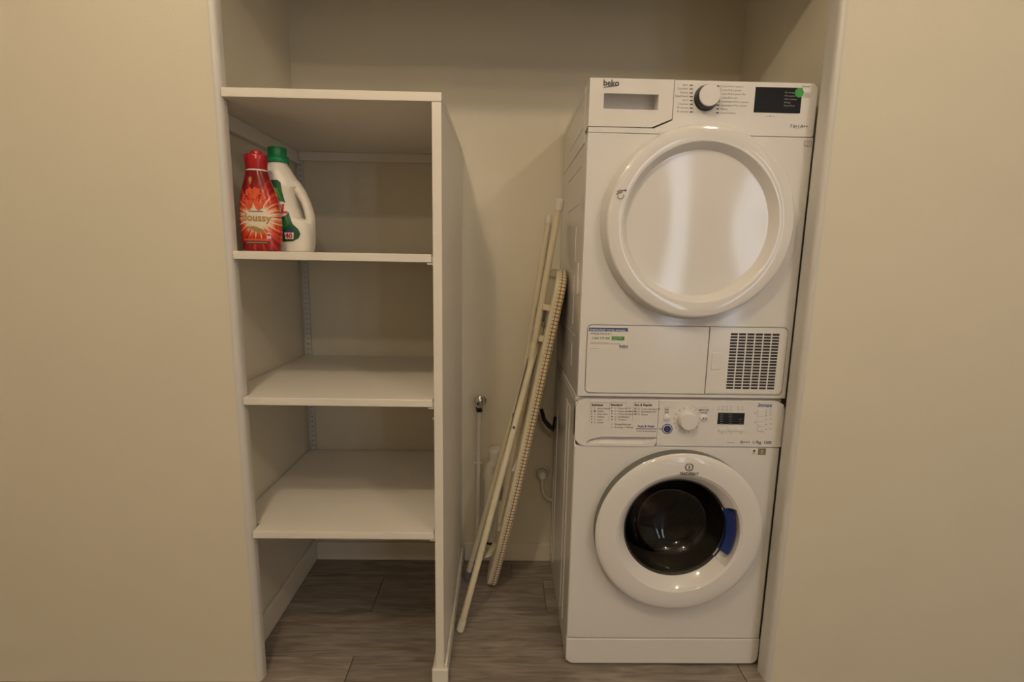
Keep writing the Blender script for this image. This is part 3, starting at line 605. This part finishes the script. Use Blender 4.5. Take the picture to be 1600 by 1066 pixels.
# front sheet with round opening
def plate_hole(m, x0, x1, z0, z1, cx, cz, r, y, y2, seg=96, rb=0.0):
    vs = []; fs = []; ins = []; outs = []
    for k in range(seg):
        a = 2*PI*k/seg; dx, dz = math.cos(a), math.sin(a); ins.append((cx + r*dx, cz + r*dz))
        t = min((x1-cx)/dx if dx > 1e-9 else 9, (x0-cx)/dx if dx < -1e-9 else 9, (z1-cz)/dz if dz > 1e-9 else 9, (z0-cz)/dz if dz < -1e-9 else 9); outs.append([cx + t*dx, cz + t*dz])
    for tx, tz in ((x0, z0), (x1, z0), (x1, z1), (x0, z1)):        # snap nearest samples to the corners
        b = min(outs, key=lambda p: (p[0]-tx)**2 + (p[1]-tz)**2); b[0], b[1] = tx, tz
    V = [(x, y, z) for x, z in ins] + [(x, y, z) for x, z in outs] + [(x, y2, z) for x, z in ins] + [(x, y2, z) for x, z in outs]
    for k in range(seg):
        j = (k+1) % seg; fs += [(k, seg+k, seg+j, j)[::1], (k, j, 2*seg+j, 2*seg+k), (seg+k, 3*seg+k, 3*seg+j, seg+j)]
    m.add(V, fs)
fp = MB(); plate_hole(fp, W0 + .0005, W1 - .0005, zk + .001, zseam - .001, WC.x, WC.z, HR, YW, WF + .012)
fp.build('front_panel', 'enamel', wm, bevel=.0045, seg=3)
# kick plate with big lower radii
MB().prism(rrect(W0 - .0005, W1 + .0005, .007, zk - .001, [.024, .024, .002, .002], 8), YW - .001, WF + .02).build('kick_plate', 'plastic', wm, bevel=.0045, seg=3)
# control fascia, drawer on its left
xd = P(1027, 660, YW).x
MB().prism(rrect(xd + .001, W1, zseam + .001, WT - .001, [.001, .002, .03, .001], 8), YW - .003, WF + .02).build('control_fascia', 'plastic', wm, bevel=.005, seg=3)
g0, g1 = P(914, 690, YW).x, P(1025, 690, YW).x; gzt, gzb = P(975, 682.5, YW).z, P(975, 692.5, YW).z
zdb = zseam - .0006
dwr = MB()
n = 20; top = []; bot = []
for k in range(n+1):
    t = k/n; x = g0 + (g1-g0)*t; top.append((x, gzb + (gzt - gzb)*min(1, (t/.22))**.5 if t < .22 else gzt + .0005*t)); bot.append((x, gzb - .001 + .000*t if t < .8 else gzb - .001 + (gzt - gzb)*.95*((t-.8)/.2)**1.6))
out = rrect(W0, xd - .001, zdb, WT - .001, [.030, .012, .001, .030], 8)
# face above the grip, below the grip and either side, as strips in x
def zrange(x):                      # drawer outline height at x
    lo, hi = zdb, WT - .001; rl, rt_, rr2 = .030, .030, .012
    if x < W0 + rl: q = W0 + rl - x; s_ = rl - math.sqrt(max(0, rl*rl - q*q)); lo += s_; hi -= s_
    if x > xd - .001 - rr2: q = x - (xd - .001 - rr2); lo += rr2 - math.sqrt(max(0, rr2*rr2 - q*q))
    return lo, hi
xsr = sorted(set([W0 + .03*(1 - math.cos(PI/2*k/8)) for k in range(9)] + [p[0] for p in top] + [xd - .001 - .012 + .012*math.sin(PI/2*k/6) for k in range(7)]))
def grip(x):
    if x <= g0 or x >= g1: return None
    t = (x - g0)/(g1 - g0)*n; i = min(n-1, int(t)); f = t - i
    return bot[i][1] + (bot[i+1][1]-bot[i][1])*f, top[i][1] + (top[i+1][1]-top[i][1])*f
YD = YW - .003
for a, b in zip(xsr[:-1], xsr[1:]):
    la, ha = zrange(a); lb, hb = zrange(b); ga, gb = grip(a), grip(b)
    if ga is None and gb is None: dwr.add([(a, YD, la), (b, YD, lb), (b, YD, hb), (a, YD, ha)], [(0, 1, 2, 3)])
    else:
        mid = gzb; ga = ga or (gb[0], gb[0]) if a <= g0 else (ga or ((gzt + gzb)/2,)*2); gb = gb or ((gzt + gzb)/2 + .004,)*2
        dwr.add([(a, YD, la), (b, YD, lb), (b, YD, gb[0]), (a, YD, ga[0])], [(0, 1, 2, 3)]); dwr.add([(a, YD, ga[1]), (b, YD, gb[1]), (b, YD, hb), (a, YD, ha)], [(0, 1, 2, 3)])
        e = YD + .022; dwr.add([(a, YD, ga[1]), (b, YD, gb[1]), (b, e, gb[1]), (a, e, ga[1])], [(0, 1, 2, 3)]); dwr.add([(a, YD, ga[0]), (b, YD, gb[0]), (b, e, gb[1]), (a, e, ga[1])], [(0, 3, 2, 1)])
m_ = len(out); dwr.add([(x, YD, z) for x, z in out] + [(x, WF + .02, z) for x, z in out], [(i, i + m_, (i+1) % m_ + m_, (i+1) % m_) for i in range(m_)])
dwr.build('detergent_drawer', 'plastic', wm)
YF = YD - .0006
# knob
kc = P(1072.5, 656, YW); k2 = MB().lathe([(.0285, 0), (.0285, -.004), (.0265, -.012), (.0245, -.0185), (.0225, -.0205), (.0001, -.0215)], (kc.x, YD, kc.z), 'Y', 56).build('programme_knob', 'plastic2', wm, smooth=True)
num = MB()
for k in range(16):
    a = PI/2 - .25 - k*2*PI/16.5; num.text(str(k+1), kc.x + .0365*math.cos(a), kc.z + .0365*math.sin(a), YF, .0062, 'CENTER', .0001)
num.ring(kc.x, kc.z, YF, .0425, .0431, 24, .55, 1.35)
stuff(num.build('dial_numbers', 'fine', wm))
# buttons
def button(u, v, r, m='plastic2'):
    c = P(u, v, YW); return c, MB().lathe([(r, 0), (r, -.0022), (r - .0012, -.0032), (.0001, -.0035)], (c.x, YD, c.z), 'Y', 32).build('round_button', m, wm, smooth=True)
button(1041.3, 652.3, .0098); c, b_ = button(1099.3, 653, .0098)
pm = MB(); pm.add([(c.x - .005, YD - .0038, c.z + .004), (c.x - .005, YD - .0038, c.z - .004), (c.x, YD - .0038, c.z)], [(0, 1, 2)]); pm.rect(c.x + .001, c.x + .0023, c.z - .0038, c.z + .0038, YD - .0038); pm.rect(c.x + .0036, c.x + .0049, c.z - .0038, c.z + .0038, YD - .0038); pm.build('play_pause_mark', 'print', b_)
c, b_ = button(1042, 669.8, .0098, 'blue'); MB().ring(c.x, c.z, YF, .0128, .0150, 40).build('button_ring', 'blueprint', wm)
wv = MB(); wv.ring(c.x - .001, c.z, YD - .0039, .0042, .005, 16, .6, 5); wv.ring(c.x + .002, c.z - .001, YD - .0039, .0028, .0036, 14, 2.6, 6.6); wv.build('button_swirl', 'fine', b_)
bl = MB(); a, b = P(993, 669.3, YW), P(1026, 669.6, YW); bl.rect(a.x, b.x, a.z - .0009, a.z + .0009, YF); a, b = P(1029, 669.7, YW), P(1034.5, 669.8, YW); bl.rect(a.x, b.x, a.z - .0009, a.z + .0009, YF)
a = P(1009, 666, YW); bl.text('Push & Wash', a.x, a.z + .0004, YF, .0088, 'CENTER', .0002); bl.build('push_wash_lettering', 'blueprint', wm); bl = MB(); a = P(1195, 633, YW); bl.text('Innex', a.x - .002, a.z, YF, .0165, 'CENTER', .0003, .25, 0, None, 1.12)
bl.build('range_lettering', 'blueprint', wm)
# printed programme tables
tb = MB(); th = MB()
def put(m, s_, u, v, size, al='LEFT', bold=.0001): a = P(u, v, YW); m.text(s_, a.x, a.z, YF, size, al, bold)
for s_, u, u1 in (('Spéciaux', 924, 950), ('Standard', 954, 980), ('Eco & Rapide', 991, 1016)):
    put(th, s_, u, 632.3, .0092, bold=.0003); a, b = P(u - 2, 628.7, YW), P(u1, 629, YW); tb.rect(a.x, b.x, a.z - .0004, a.z + .0004, YF); tb.rect(a.x, a.x + .0005, a.z - .055, a.z, YF)
c1 = ['Sport Intensif', 'Foncé', 'Anti-odeur', 'Délicat', 'Laine', 'Duvet']; c2 = ['Coton 60°+P', 'Coton Standard 60°', 'Coton Standard 40°', 'Synthétique', 'Couleurs']; c3 = ['Coton Standard 20°', 'Synthétique 20°', 'Rapide']
for k, s_ in enumerate(c1): put(th, str(k+1), 924, 637.6 + 4.4*k, .0062, 'CENTER', .0002); put(tb, s_, 933, 637.8 + 4.4*k, .0068); a = P(929, 637.7 + 4.4*k, YW); tb.outline(a.x - .0022, a.x + .0022, a.z - .002, a.z + .002, YF, .0006)
for k, s_ in enumerate(c2): put(th, str(k+7), 955.5, 637.6 + 4.4*k, .0062, 'CENTER', .0002); put(tb, s_, 965, 637.8 + 4.4*k, .0068); a = P(961, 637.7 + 4.4*k, YW); tb.outline(a.x - .0022, a.x + .0022, a.z - .002, a.z + .002, YF, .0006)
for k, s_ in enumerate(c3): put(th, str(k+12), 992, 638.2 + 4.4*k, .0062, 'CENTER', .0002); put(tb, s_, 1001.5, 638.6 + 4.4*k, .0068); a = P(997.5, 638.4 + 4.4*k, YW); tb.outline(a.x - .0022, a.x + .0022, a.z - .002, a.z + .002, YF, .0006)
a = P(928.8, 641.9, YW); th.disc(a.x, a.z, YF - .0002, .0024, 10)
for k, s_ in enumerate(('Rinçage/Essorage', 'Essorage + Vidange')): put(tb, s_, 960, 662.6 + 4.5*k, .0068); a = P(956, 662.4 + 4.5*k, YW); tb.ring(a.x, a.z, YF, .0014, .002, 12)
put(tb, 'Coton & Synthétique', 1009, 673.2, .0066, 'CENTER')
put(th, 'ON', 1041, 639.6, .0072, 'CENTER'); put(th, 'OFF', 1041, 644.2, .0072, 'CENTER'); put(th, 'MARCHE', 1099, 640.5, .0072, 'CENTER'); put(th, 'PAUSE', 1099, 644.6, .0072, 'CENTER')
for u in (1041, 1099): a = P(u, 636.6, YW); tb.rect(a.x - .009, a.x + .009, a.z - .0003, a.z + .0003, YF)
a = P(1140.5, 691, YW); tb.rect(a.x - .011, a.x + .011, a.z - .0009, a.z + .0009, YF); put(th, 'A+++  1-7kg  1200', 1180, 691, .0118, 'CENTER', .0002)
for u in (1121.5, 1128.3, 1135, 1141.7, 1152.5, 1159.3): a = P(u, 639.8, YW); th.disc(a.x, a.z, YF, .0013, 10); a = P(u, 635.4, YW); tb.ring(a.x, a.z, YF, .0017, .0023, 14)
for v in (641, 645, 649, 655.6, 662.8, 670.5): a = P(1196 - (v-641)*.0, v, YW); th.disc(a.x, a.z, YF, .0013, 10); a = P(1203, v - 1, YW); tb.ring(a.x, a.z, YF, .0014, .0021, 12)
for u, v in ((1179, 645), (1179, 659)): a = P(u, v, YW); tb.ring(a.x, a.z, YF, .002, .0028, 14)
for u in (1127, 1141.5, 1156.5): a = P(u, 677, YW); tb.ring(a.x, a.z, YF, .0014, .0021, 12)
stuff(th.build('panel_lettering', 'print', wm)); stuff(tb.build('panel_fine_print', 'fine', wm))
a, b = P(1121.3, 644.6, YW), P(1161.2, 663, YW)
dsp = MB().box(a.x, b.x, YD - .001, YD + .003, b.z, a.z).build('display', 'gloss_black', wm, bevel=.0005)
dt = MB()
for k in range(5):
    for u in (1124, 1138) + ((1154,) if k > 1 else ()): e = P(u, 647.8 + 3.3*k, YW); dt.rect(e.x, e.x + .0045, e.z - .0005, e.z + .0005, YD - .0014); dt.rect(e.x + .0055, e.x + .0095, e.z - .0003, e.z + .0003, YD - .0014)
stuff(dt.build('display_text', 'palepr', dsp))
def keyb(u0, u1, v0, v1):
    a, b = P(u0, v0, YW), P(u1, v1, YW); MB().prism(rrect(a.x, b.x, b.z, a.z, .0013, 3), YD - .0028, YD + .001).build('push_button', 'plastic2', wm, bevel=.0005)
for u in (1121.8, 1136.6, 1151): keyb(u, u + 9.4, 668, 673.2)
for v0, v1 in ((640.2, 650), (653, 658.4), (661, 665.6), (668.2, 673)): keyb(1183, 1192.3, v0, v1)
# labels under the fascia
a, b = P(1172.5, 701.5, YW), P(1184, 710.5, YW); MB().rect(a.x, b.x, b.z, a.z, YW - .0004).build('care_label', 'paper', wm); e = P(1178.2, 704.6, YW); q = MB(); q.disc(e.x, e.z, YW - .0007, .0035, 14); q.rect(e.x - .005, e.x + .005, e.z - .0076, e.z - .0064, YW - .0007); q.build('care_symbol', 'print', wm)
a, b = P(1184.6, 700.8, YW), P(1196, 711, YW); MB().rect(a.x, b.x, b.z, a.z, YW - .0006).build('eco_label', 'olive', wm); q = MB(); q.ring((a.x+b.x)/2, (a.z+b.z)/2 + .001, YW - .0009, .002, .003, 14); q.rect((a.x+b.x)/2 - .005, (a.x+b.x)/2 + .005, b.z + .003, b.z + .004, YW - .0009); q.build('eco_symbol', 'paper', wm)
# porthole door
YR = YW - .040; WR = (P(1193, 835, YR).x - P(931, 835, YR).x)/2; WC = P(1062, 835.5, YR); wc = (WC.x, YR, WC.z)
A0, A1 = math.radians(-36), math.radians(26)
wd = MB().lathe([(WR - .001, .010), (WR, .007), (WR - .003, .004), (WR - .012, .0008), (WR - .035, -.0015), (WR - .06, -.001), (.182, .0006), (.177, .003)], wc, 'Y', 128)
wdo = wd.build('door_ring', 'plastic2', wm, smooth=True)
MB().lathe([(WR - .001, .010), (WR - .001, .012), (WR - .001, .0395), (WR - .05, .0395)], wc, 'Y', 128).build('door_rim', 'grey', wdo, smooth=True)
RI = .177; RG = .152
MB().lathe([(RI + .0002, .003), (RI - .003, .005), (RG + .006, .030), (RG + .002, .034), (RG, .040), (RI, .040)], wc, 'Y', 110, A1, A0 + 2*PI, close=True).build('door_bevel', 'plastic2', wdo, smooth=True)
MB().lathe([(RI + .0002, .003), (RI - .0005, .036), (RI - .004, .038)], wc, 'Y', 24, A0, A1).build('grip_recess', 'plastic', wdo, smooth=True)
MB().lathe([(RI - .004, .018), (RI - .010, .012), (RG + .002, .016), (RG - .006, .024), (RG - .006, .036), (RI - .004, .036)], wc, 'Y', 28, math.radians(-25), math.radians(23), close=True).build('door_grip', 'blue', wdo, smooth=True, label='dark blue curved door grip')
MB().lathe([(RI + .002, .036), (RG - .004, .036), (RG - .004, .042), (RI + .002, .042)], wc, 'Y', 40, A0, A1, close=True).build('grip_base', 'plastic', wdo, smooth=True)
MB().lathe([(RG + .002, .036), (RG - .005, .040), (RG - .016, .085), (RG - .045, .122), (.06, .139), (.0001, .143)], wc, 'Y', 96).build('door_glass', 'glass', wdo, smooth=True)
MB().lathe([(RG + .004, .0355), (RG - .001, .0345), (RG - .004, .038), (RG - .001, .041), (RG + .004, .041)], wc, 'Y', 96, close=True).build('glass_seal', 'groove', wdo, smooth=True)
MB().lathe([(HR + .004, .004), (HR - .002, .006), (.158, .02), (.158, .05), (.146, .075), (.150, .098), (.152, .114), (HR - .01, .118), (HR + .004, .02)], (WC.x, YW, WC.z), 'Y', 80).build('rubber_gasket', 'grey', wm, smooth=True)
dc = (WC.x, YW, WC.z + .004)
drm = MB().lathe([(.149, .112), (.146, .117), (.153, .124), (.205, .132), (.212, .15), (.212, .40), (.20, .415), (.0001, .420)], dc, 'Y', 72).build('drum', 'steel', wm, smooth=True)
for k in range(3):
    a = PI/2 + .5 + k*2*PI/3; q = MB(); c_, s_ = math.cos(a), math.sin(a); tx, tz = -s_, c_
    prof = [(-.03, .211), (-.018, .165), (0, .155), (.018, .165), (.03, .211)]
    q.add([(dc[0] + r*c_ + t*tx, YW + yy, dc[2] + r*s_ + t*tz) for yy in (.16, .39) for t, r in prof], [(i, i+1, i+6, i+5) for i in range(4)] + [(0, 1, 2, 3, 4), (9, 8, 7, 6, 5)])
    q.build('drum_paddle', 'steel', drm, smooth=True)
pf = MB()                            # drum perforations
for iy in range(7):
    for k in range(64):
        a = 2*PI*(k + .5*(iy % 2))/64; yy = YW + .165 + .033*iy; c_, s_ = math.cos(a), math.sin(a); r = .2112
        pf.add([(dc[0] + r*c_ - s_*.003*math.cos(t), yy + .003*math.sin(t), dc[2] + r*s_ + c_*.003*math.cos(t)) for t in [PI/3*i for i in range(6)]], [tuple(range(6))])
ob = pf.build('drum_holes', 'groove', drm); ob['kind'] = 'stuff'
# maker's mark on the ring
a = P(1076.5, 729.5, YR); YG = YR - .0034; im = MB(); im.ring(a.x, a.z, YG, .0094, .0117, 40, PI/2 + .42, 2.5*PI - .42); im.rect(a.x - .0014, a.x + .0014, a.z - .006, a.z + .0045, YG); im.disc(a.x, a.z + .0098, YG, .0018, 12)
a = P(1076.5, 740.2, YR); im.text('INDESIT', a.x, a.z, YG, .0125, 'CENTER', .00034, 0, -.02, None, 1.05, 1.14); im.build('brand_lettering', 'print', wdo)

# ------------------------------------------------------------------ ironing board leaning on the machines
ib = thing('ironing_board', (.76, .45, 0), 'folded ironing board with checked cotton cover leaning against the dryer side', 'ironing board')
TH = math.atan(.1875); D = Vector((math.sin(TH), 0, math.cos(TH))); NN = Vector((-math.cos(TH), 0, math.sin(TH))); B0 = Vector((.757, .4545, .004)); LEN = 1.224
def bp(s, w, n): return B0 + D*s + Vector((0, 1, 0))*w + NN*n
def halfw(s):
    if s < .05: return .055*math.sqrt(max(0, 1 - ((.05 - s)/.05)**2)) + .001
    if s < .62: t = (s - .05)/.57; return .055 + (.152 - .055)*(math.sin(t*PI/2)**.9)
    if s > LEN - .09: t = (s - (LEN - .09))/.09; return .152 - .085*(1 - math.sqrt(max(0, 1 - t*t)))
    return .152
ss = [0, .002, .006, .012, .02, .03, .04, .05] + [.05 + (LEN - .14)*k/44 for k in range(1, 45)] + [LEN - .09 + .09*math.sin(PI/2*k/10) for k in range(1, 11)]
loop = [(s, -halfw(s)) for s in ss] + [(s, halfw(s)) for s in ss[::-1]]
def skin(name, prof, material, uv=False, capn=None):   # sweep (inset, n) profile around the outline
    m = MB(); q = len(loop); V = []; acc = [0]
    for i in range(1, q): acc.append(acc[-1] + math.hypot(loop[i][0]-loop[i-1][0], loop[i][1]-loop[i-1][1]))
    d = 0
    for j, (ins, n_) in enumerate(prof):
        if j: d += math.hypot(prof[j][0]-prof[j-1][0], prof[j][1]-prof[j-1][1])
        for i, (s, w) in enumerate(loop):
            hw = halfw(s); f = max(.02, 1 - ins/max(hw, .02)); sc = s + (ins if s < .05 else (-ins if s > LEN - .02 else 0)) * (1 - min(1, abs(s - (0 if s < .1 else LEN))/.05))
            V.append(bp(sc, w*f, n_)); m.uv[len(V)-1] = (acc[i], d)
    F = []
    for j in range(len(prof)-1):
        for i in range(q): k = (i+1) % q; F.append((j*q+i, j*q+k, (j+1)*q+k, (j+1)*q+i))
    m.add(V, F)
    for j in (capn or []):
        h = q//2; b = j*q
        for i in range(h-1): m.f.append((b+i, b+i+1, b+q-2-i, b+q-1-i))
    if not uv: m.uv = {}
    return m.build(name, material, ib, smooth=True)
skin('cover', [(.10, -.0005), (.012, -.001), (.003, .0008), (-.001, .006), (-.0015, .014), (-.0010, .021), (.001, .0235), (.003, .024)], 'cover', True, [0])
skin('board_pan', [(.004, .004), (.002, .008), (.0012, .019), (.0012, .031), (.003, .0345), (.006, .0355), (.03, .0355)], 'pan', False, [6])
skin('cover_hem', [(.0010, .0225), (.0002, .024), (.0002, .032), (.0016, .0345)], 'tube')
for s in (.36, 1.02): MB().box(-.001, .001, 0, 0, 0, 0) if False else None
def slab(name, s0, s1, w0, w1, n0, n1, material):
    m = MB(); m.add([bp(s, w, n_) for n_ in (n0, n1) for w in (w0, w1) for s in (s0, s1)], [(0, 2, 3, 1), (4, 5, 7, 6), (0, 1, 5, 4), (2, 6, 7, 3), (0, 4, 6, 2), (1, 3, 7, 5)]); return m.build(name, material, ib, bevel=.002)
slab('cross_brace', 1.085, 1.105, -.135, .135, .034, .060, 'pan'); slab('cross_brace', .98, 1.00, -.135, .135, .034, .050, 'pan'); slab('cross_brace', .27, .29, -.10, .10, .034, .046, 'pan')
slab('height_rail', .62, 1.09, -.045, -.025, .034, .052, 'wire'); slab('height_rail', .62, 1.09, .025, .045, .034, .052, 'wire')
def leg(pts, r=.0108): return MB().tube(pts, r, 16).build('leg', 'tube', ib, smooth=True)
def endcap(p, d, r=.0135, l=.04, ribs=False):
    p, d = Vector(p), Vector(d).normalized(); prof = [0, l*.15, l*.7, l*.92, l]; rs = [r, r, r*1.02, r*.93, r*.55]
    o = MB().tube([p + d*t for t in prof], rs, 16).build('foot_cap', 'capw', ib, smooth=True)
    if ribs:
        for k in range(3): MB().tube([p + d*(l*(.35 + .2*k) - .0015), p + d*(l*(.35 + .2*k) + .0015)], r*1.08, 16).build('cap_rib', 'capw', o, smooth=True)
    return o
An, Af, At = Vector((.647, .206, .026)), Vector((.649, .478, .026)), Vector((.915, .40, 1.05))
An2 = Vector((.903, .375, 1.03)); Af2 = Vector((.903, .455, 1.03))
leg([An, An2]); leg([Af, Af2]); endcap(An + (An2 - An).normalized()*.012, An - An2, .0128, .038); 
oc = endcap(Af + (Af2 - Af).normalized()*.012, Af - Af2, .0128, .038); oc.data.materials.clear(); oc.data.materials.append(MT['grey'])  # far foot cap: the shade at the back is put into its grey
Bn, Bf = Vector((.940, .30, 1.405)), Vector((.931, .56, 1.385)); Bn2, Bf2 = Vector((.779, .425, .275)), Vector((.779, .475, .275))
leg([Bn, Bn2]); leg([Bf, Bf2]); endcap(Bn - (Bn - Bn2).normalized()*.008, Bn - Bn2, .0132, .036, True); endcap(Bf - (Bf - Bf2).normalized()*.008, Bf - Bf2, .0125, .030)
MB().tube([(.779, .37, .285), (.779, .53, .285)], .008, 12).build('pivot_bar', 'wire', ib, smooth=True)
MB().tube([An2 + Vector((0, -.02, 0)), Af2 + Vector((0, .02, 0))], .009, 12).build('pivot_bar', 'wire', ib, smooth=True)
pv = An + (An2 - An)*.655; MB().tube([pv + Vector((-.002, -.014, 0)), pv + Vector((0, .16, 0))], .005, 12).build('pivot_bolt', 'wire', ib, smooth=True)
MB().tube([bp(.93, -.06, .05), bp(.90, -.06, .064), bp(.55, -.055, .075), bp(.44, -.05, .060)], .0035, 8).build('latch_wire', 'wire', ib, smooth=True)
lw = [P(824, 694, .33), P(825.5, 700, .33), P(819, 707, .33), P(812, 716, .33)]
MB().tube(lw, .003, 8).build('lever_wire', 'wire', ib, smooth=True); MB().tube([P(812.5, 715, .33), P(801.5, 736, .33)], .0062, 12).build('lever_sleeve', 'capw', ib, smooth=True)
tp = MB(); a, b, c, d, e = P(766, 869, .40), P(757, 872, .40), P(771, 846, .40), P(776, 852, .41), P(769, 864, .41); tp.add([a, b, c, d, e], [(0, 1, 2, 3, 4)]); tpo = tp.build('cover_tie', 'tube', ib); so = tpo.modifiers.new('s', 'SOLIDIFY'); so.thickness = .002

# ------------------------------------------------------------------ plumbing on the back wall
tp_ = thing('water_tap', (.685, YB, .70), 'chrome washing machine tap on a white pipe on the back wall', 'tap')
tx, tz = .6845, .690
MB().lathe([(.0001, 0), (.024, 0), (.024, -.004), (.016, -.008), (.0001, -.008)], (tx, YB, tz), 'Y', 32).build('wall_flange', 'chrome', tp_, smooth=True)
MB().tube([(tx, YB - .006, tz), (tx, YB - .045, tz)], .0105, 18).build('valve_body', 'chrome', tp_, smooth=True)
MB().lathe([(.0001, .030), (.012, .028), (.0185, .018), (.0195, .006), (.0165, -.010), (.012, -.020), (.0001, -.022)], (tx, YB - .040, tz + .002), 'Z', 32).build('ball_housing', 'chrome', tp_, smooth=True)
MB().tube([(tx - .004, YB - .058, tz + .003), (tx - .004, YB - .066, tz + .003)], .006, 14).build('handle_screw', 'black', tp_, smooth=True)
MB().tube([(tx - .003, YB - .061, tz + .006), (tx + .008, YB - .064, tz - .010), (tx + .013, YB - .064, tz - .020)], [.006, .005, .004], 12, .5).build('lever', 'chrome', tp_, smooth=True)
MB().tube([(tx - .001, YB - .038, tz - .018), (tx - .001, YB - .034, tz - .034)], [.014, .0135], 8).build('hose_nut', 'black', tp_, smooth=False)
MB().tube([(tx - .001, YB - .036, tz - .03), (tx - .001, YB - .032, tz - .045), (.6815, YB - .020, tz - .075), (.681, YB - .018, .45), (.679, YB - .018, .2), (.677, YB - .018, .002)], [.008, .0085, .0085, .0085, .0085, .0085], 16).build('pipe', 'pvc', tp_, smooth=True)
for z in (.435,): MB().box(.681 - .0165, .681 + .0165, YB - .026, YB - .001, z - .004, z + .004).build('pipe_clip', 'pvc', tp_, bevel=.002)
for z in (.235, .30): MB().tube([(.680, YB - .018, z - .006), (.680, YB - .018, z + .006)], .0105, 16).build('pipe_joint', 'pvc', tp_, smooth=True)
sp_ = thing('drain_trap', (.745, YB - .03, .1), 'white plastic drain standpipe with screw cap beside the tap pipe', 'drain pipe')
SX, SY = .727, YB - .033
MB().tube([(SX + .022, SY, .462), (SX + .020, SY, .448), (SX + .006, SY, .43), (SX, SY, .41), (SX, SY, .36), (SX - .001, SY, .13), (SX + .004, SY, .105)], .0225, 22).build('standpipe', 'pvc', sp_, smooth=True)
MB().lathe([(.0001, .502), (.024, .502), (.0265, .498), (.0265, .478), (.0245, .475), (.0245, .455), (.0001, .455)], (SX + .020, SY, 0), 'Z', 32).build('screw_cap', 'pvc', sp_, smooth=True)
for z, r in ((.385, .0265), (.355, .0245), (.19, .0255)): MB().tube([(SX, SY, z - .008), (SX, SY, z + .008)], r, 22).build('collar', 'pvc', sp_, smooth=True)
MB().box(SX - .027, SX + .030, SY - .004, YB - .001, .262, .272).build('pipe_bracket', 'pvc', sp_, bevel=.002)
MB().tube([(SX + .020, SY, .445), (SX + .029, SY, .42), (SX + .033, SY, .36), (SX + .033, SY, .24), (SX + .030, SY, .17), (SX + .024, SY, .115), (SX + .006, SY, .098), (SX - .008, SY, .105)], .013, 16).build('branch_pipe', 'pvc', sp_, smooth=True)
MB().lathe([(.024, .099), (.0275, .101), (.0275, .107), (.024, .109)], (SX + .006, SY, 0), 'Z', 32).build('rubber_ring', 'black', sp_, smooth=True)
MB().tube([(SX + .006, SY, .1), (SX + .006, SY, .079)], .02, 20).build('wall_stub', 'pvc', sp_, smooth=True)
sk = thing('wall_socket', (.942, YB, .383), 'round cream wall socket with a plugged-in cable behind the ironing board', 'socket')
MB().lathe([(.0001, -.001), (.0255, -.001), (.0262, -.012), (.030, -.012), (.033, -.006), (.034, 0)], (.938, YB, .388), 'Y', 40).build('socket_ring', 'pvc', sk, smooth=True)
MB().tube([(.938, YB - .0005, .388), (.938, YB - .035, .386), (.938, YB - .042, .375)], [.022, .02, .012], 18).build('plug', 'pvc', sk, smooth=True)
MB().tube([(.938, YB - .036, .378), (.939, YB - .036, .34), (.947, YB - .034, .305), (.965, YB - .03, .285), (.985, YB - .025, .28)], .0055, 12).build('cable', 'pvc', sk, smooth=True)
tag(MB().tube([P(846, 640, .50), P(850, 656, .50), P(858, 666, .50), P(864, 671, .50), P(867, 664, .505), P(868, 652, .52)], [.012, .013, .014, .014, .013, .012], 14, .6).build('drain_hose', 'cable', None, smooth=True), 'black rubber hose looping down behind the ironing board beside the machine', 'hose')
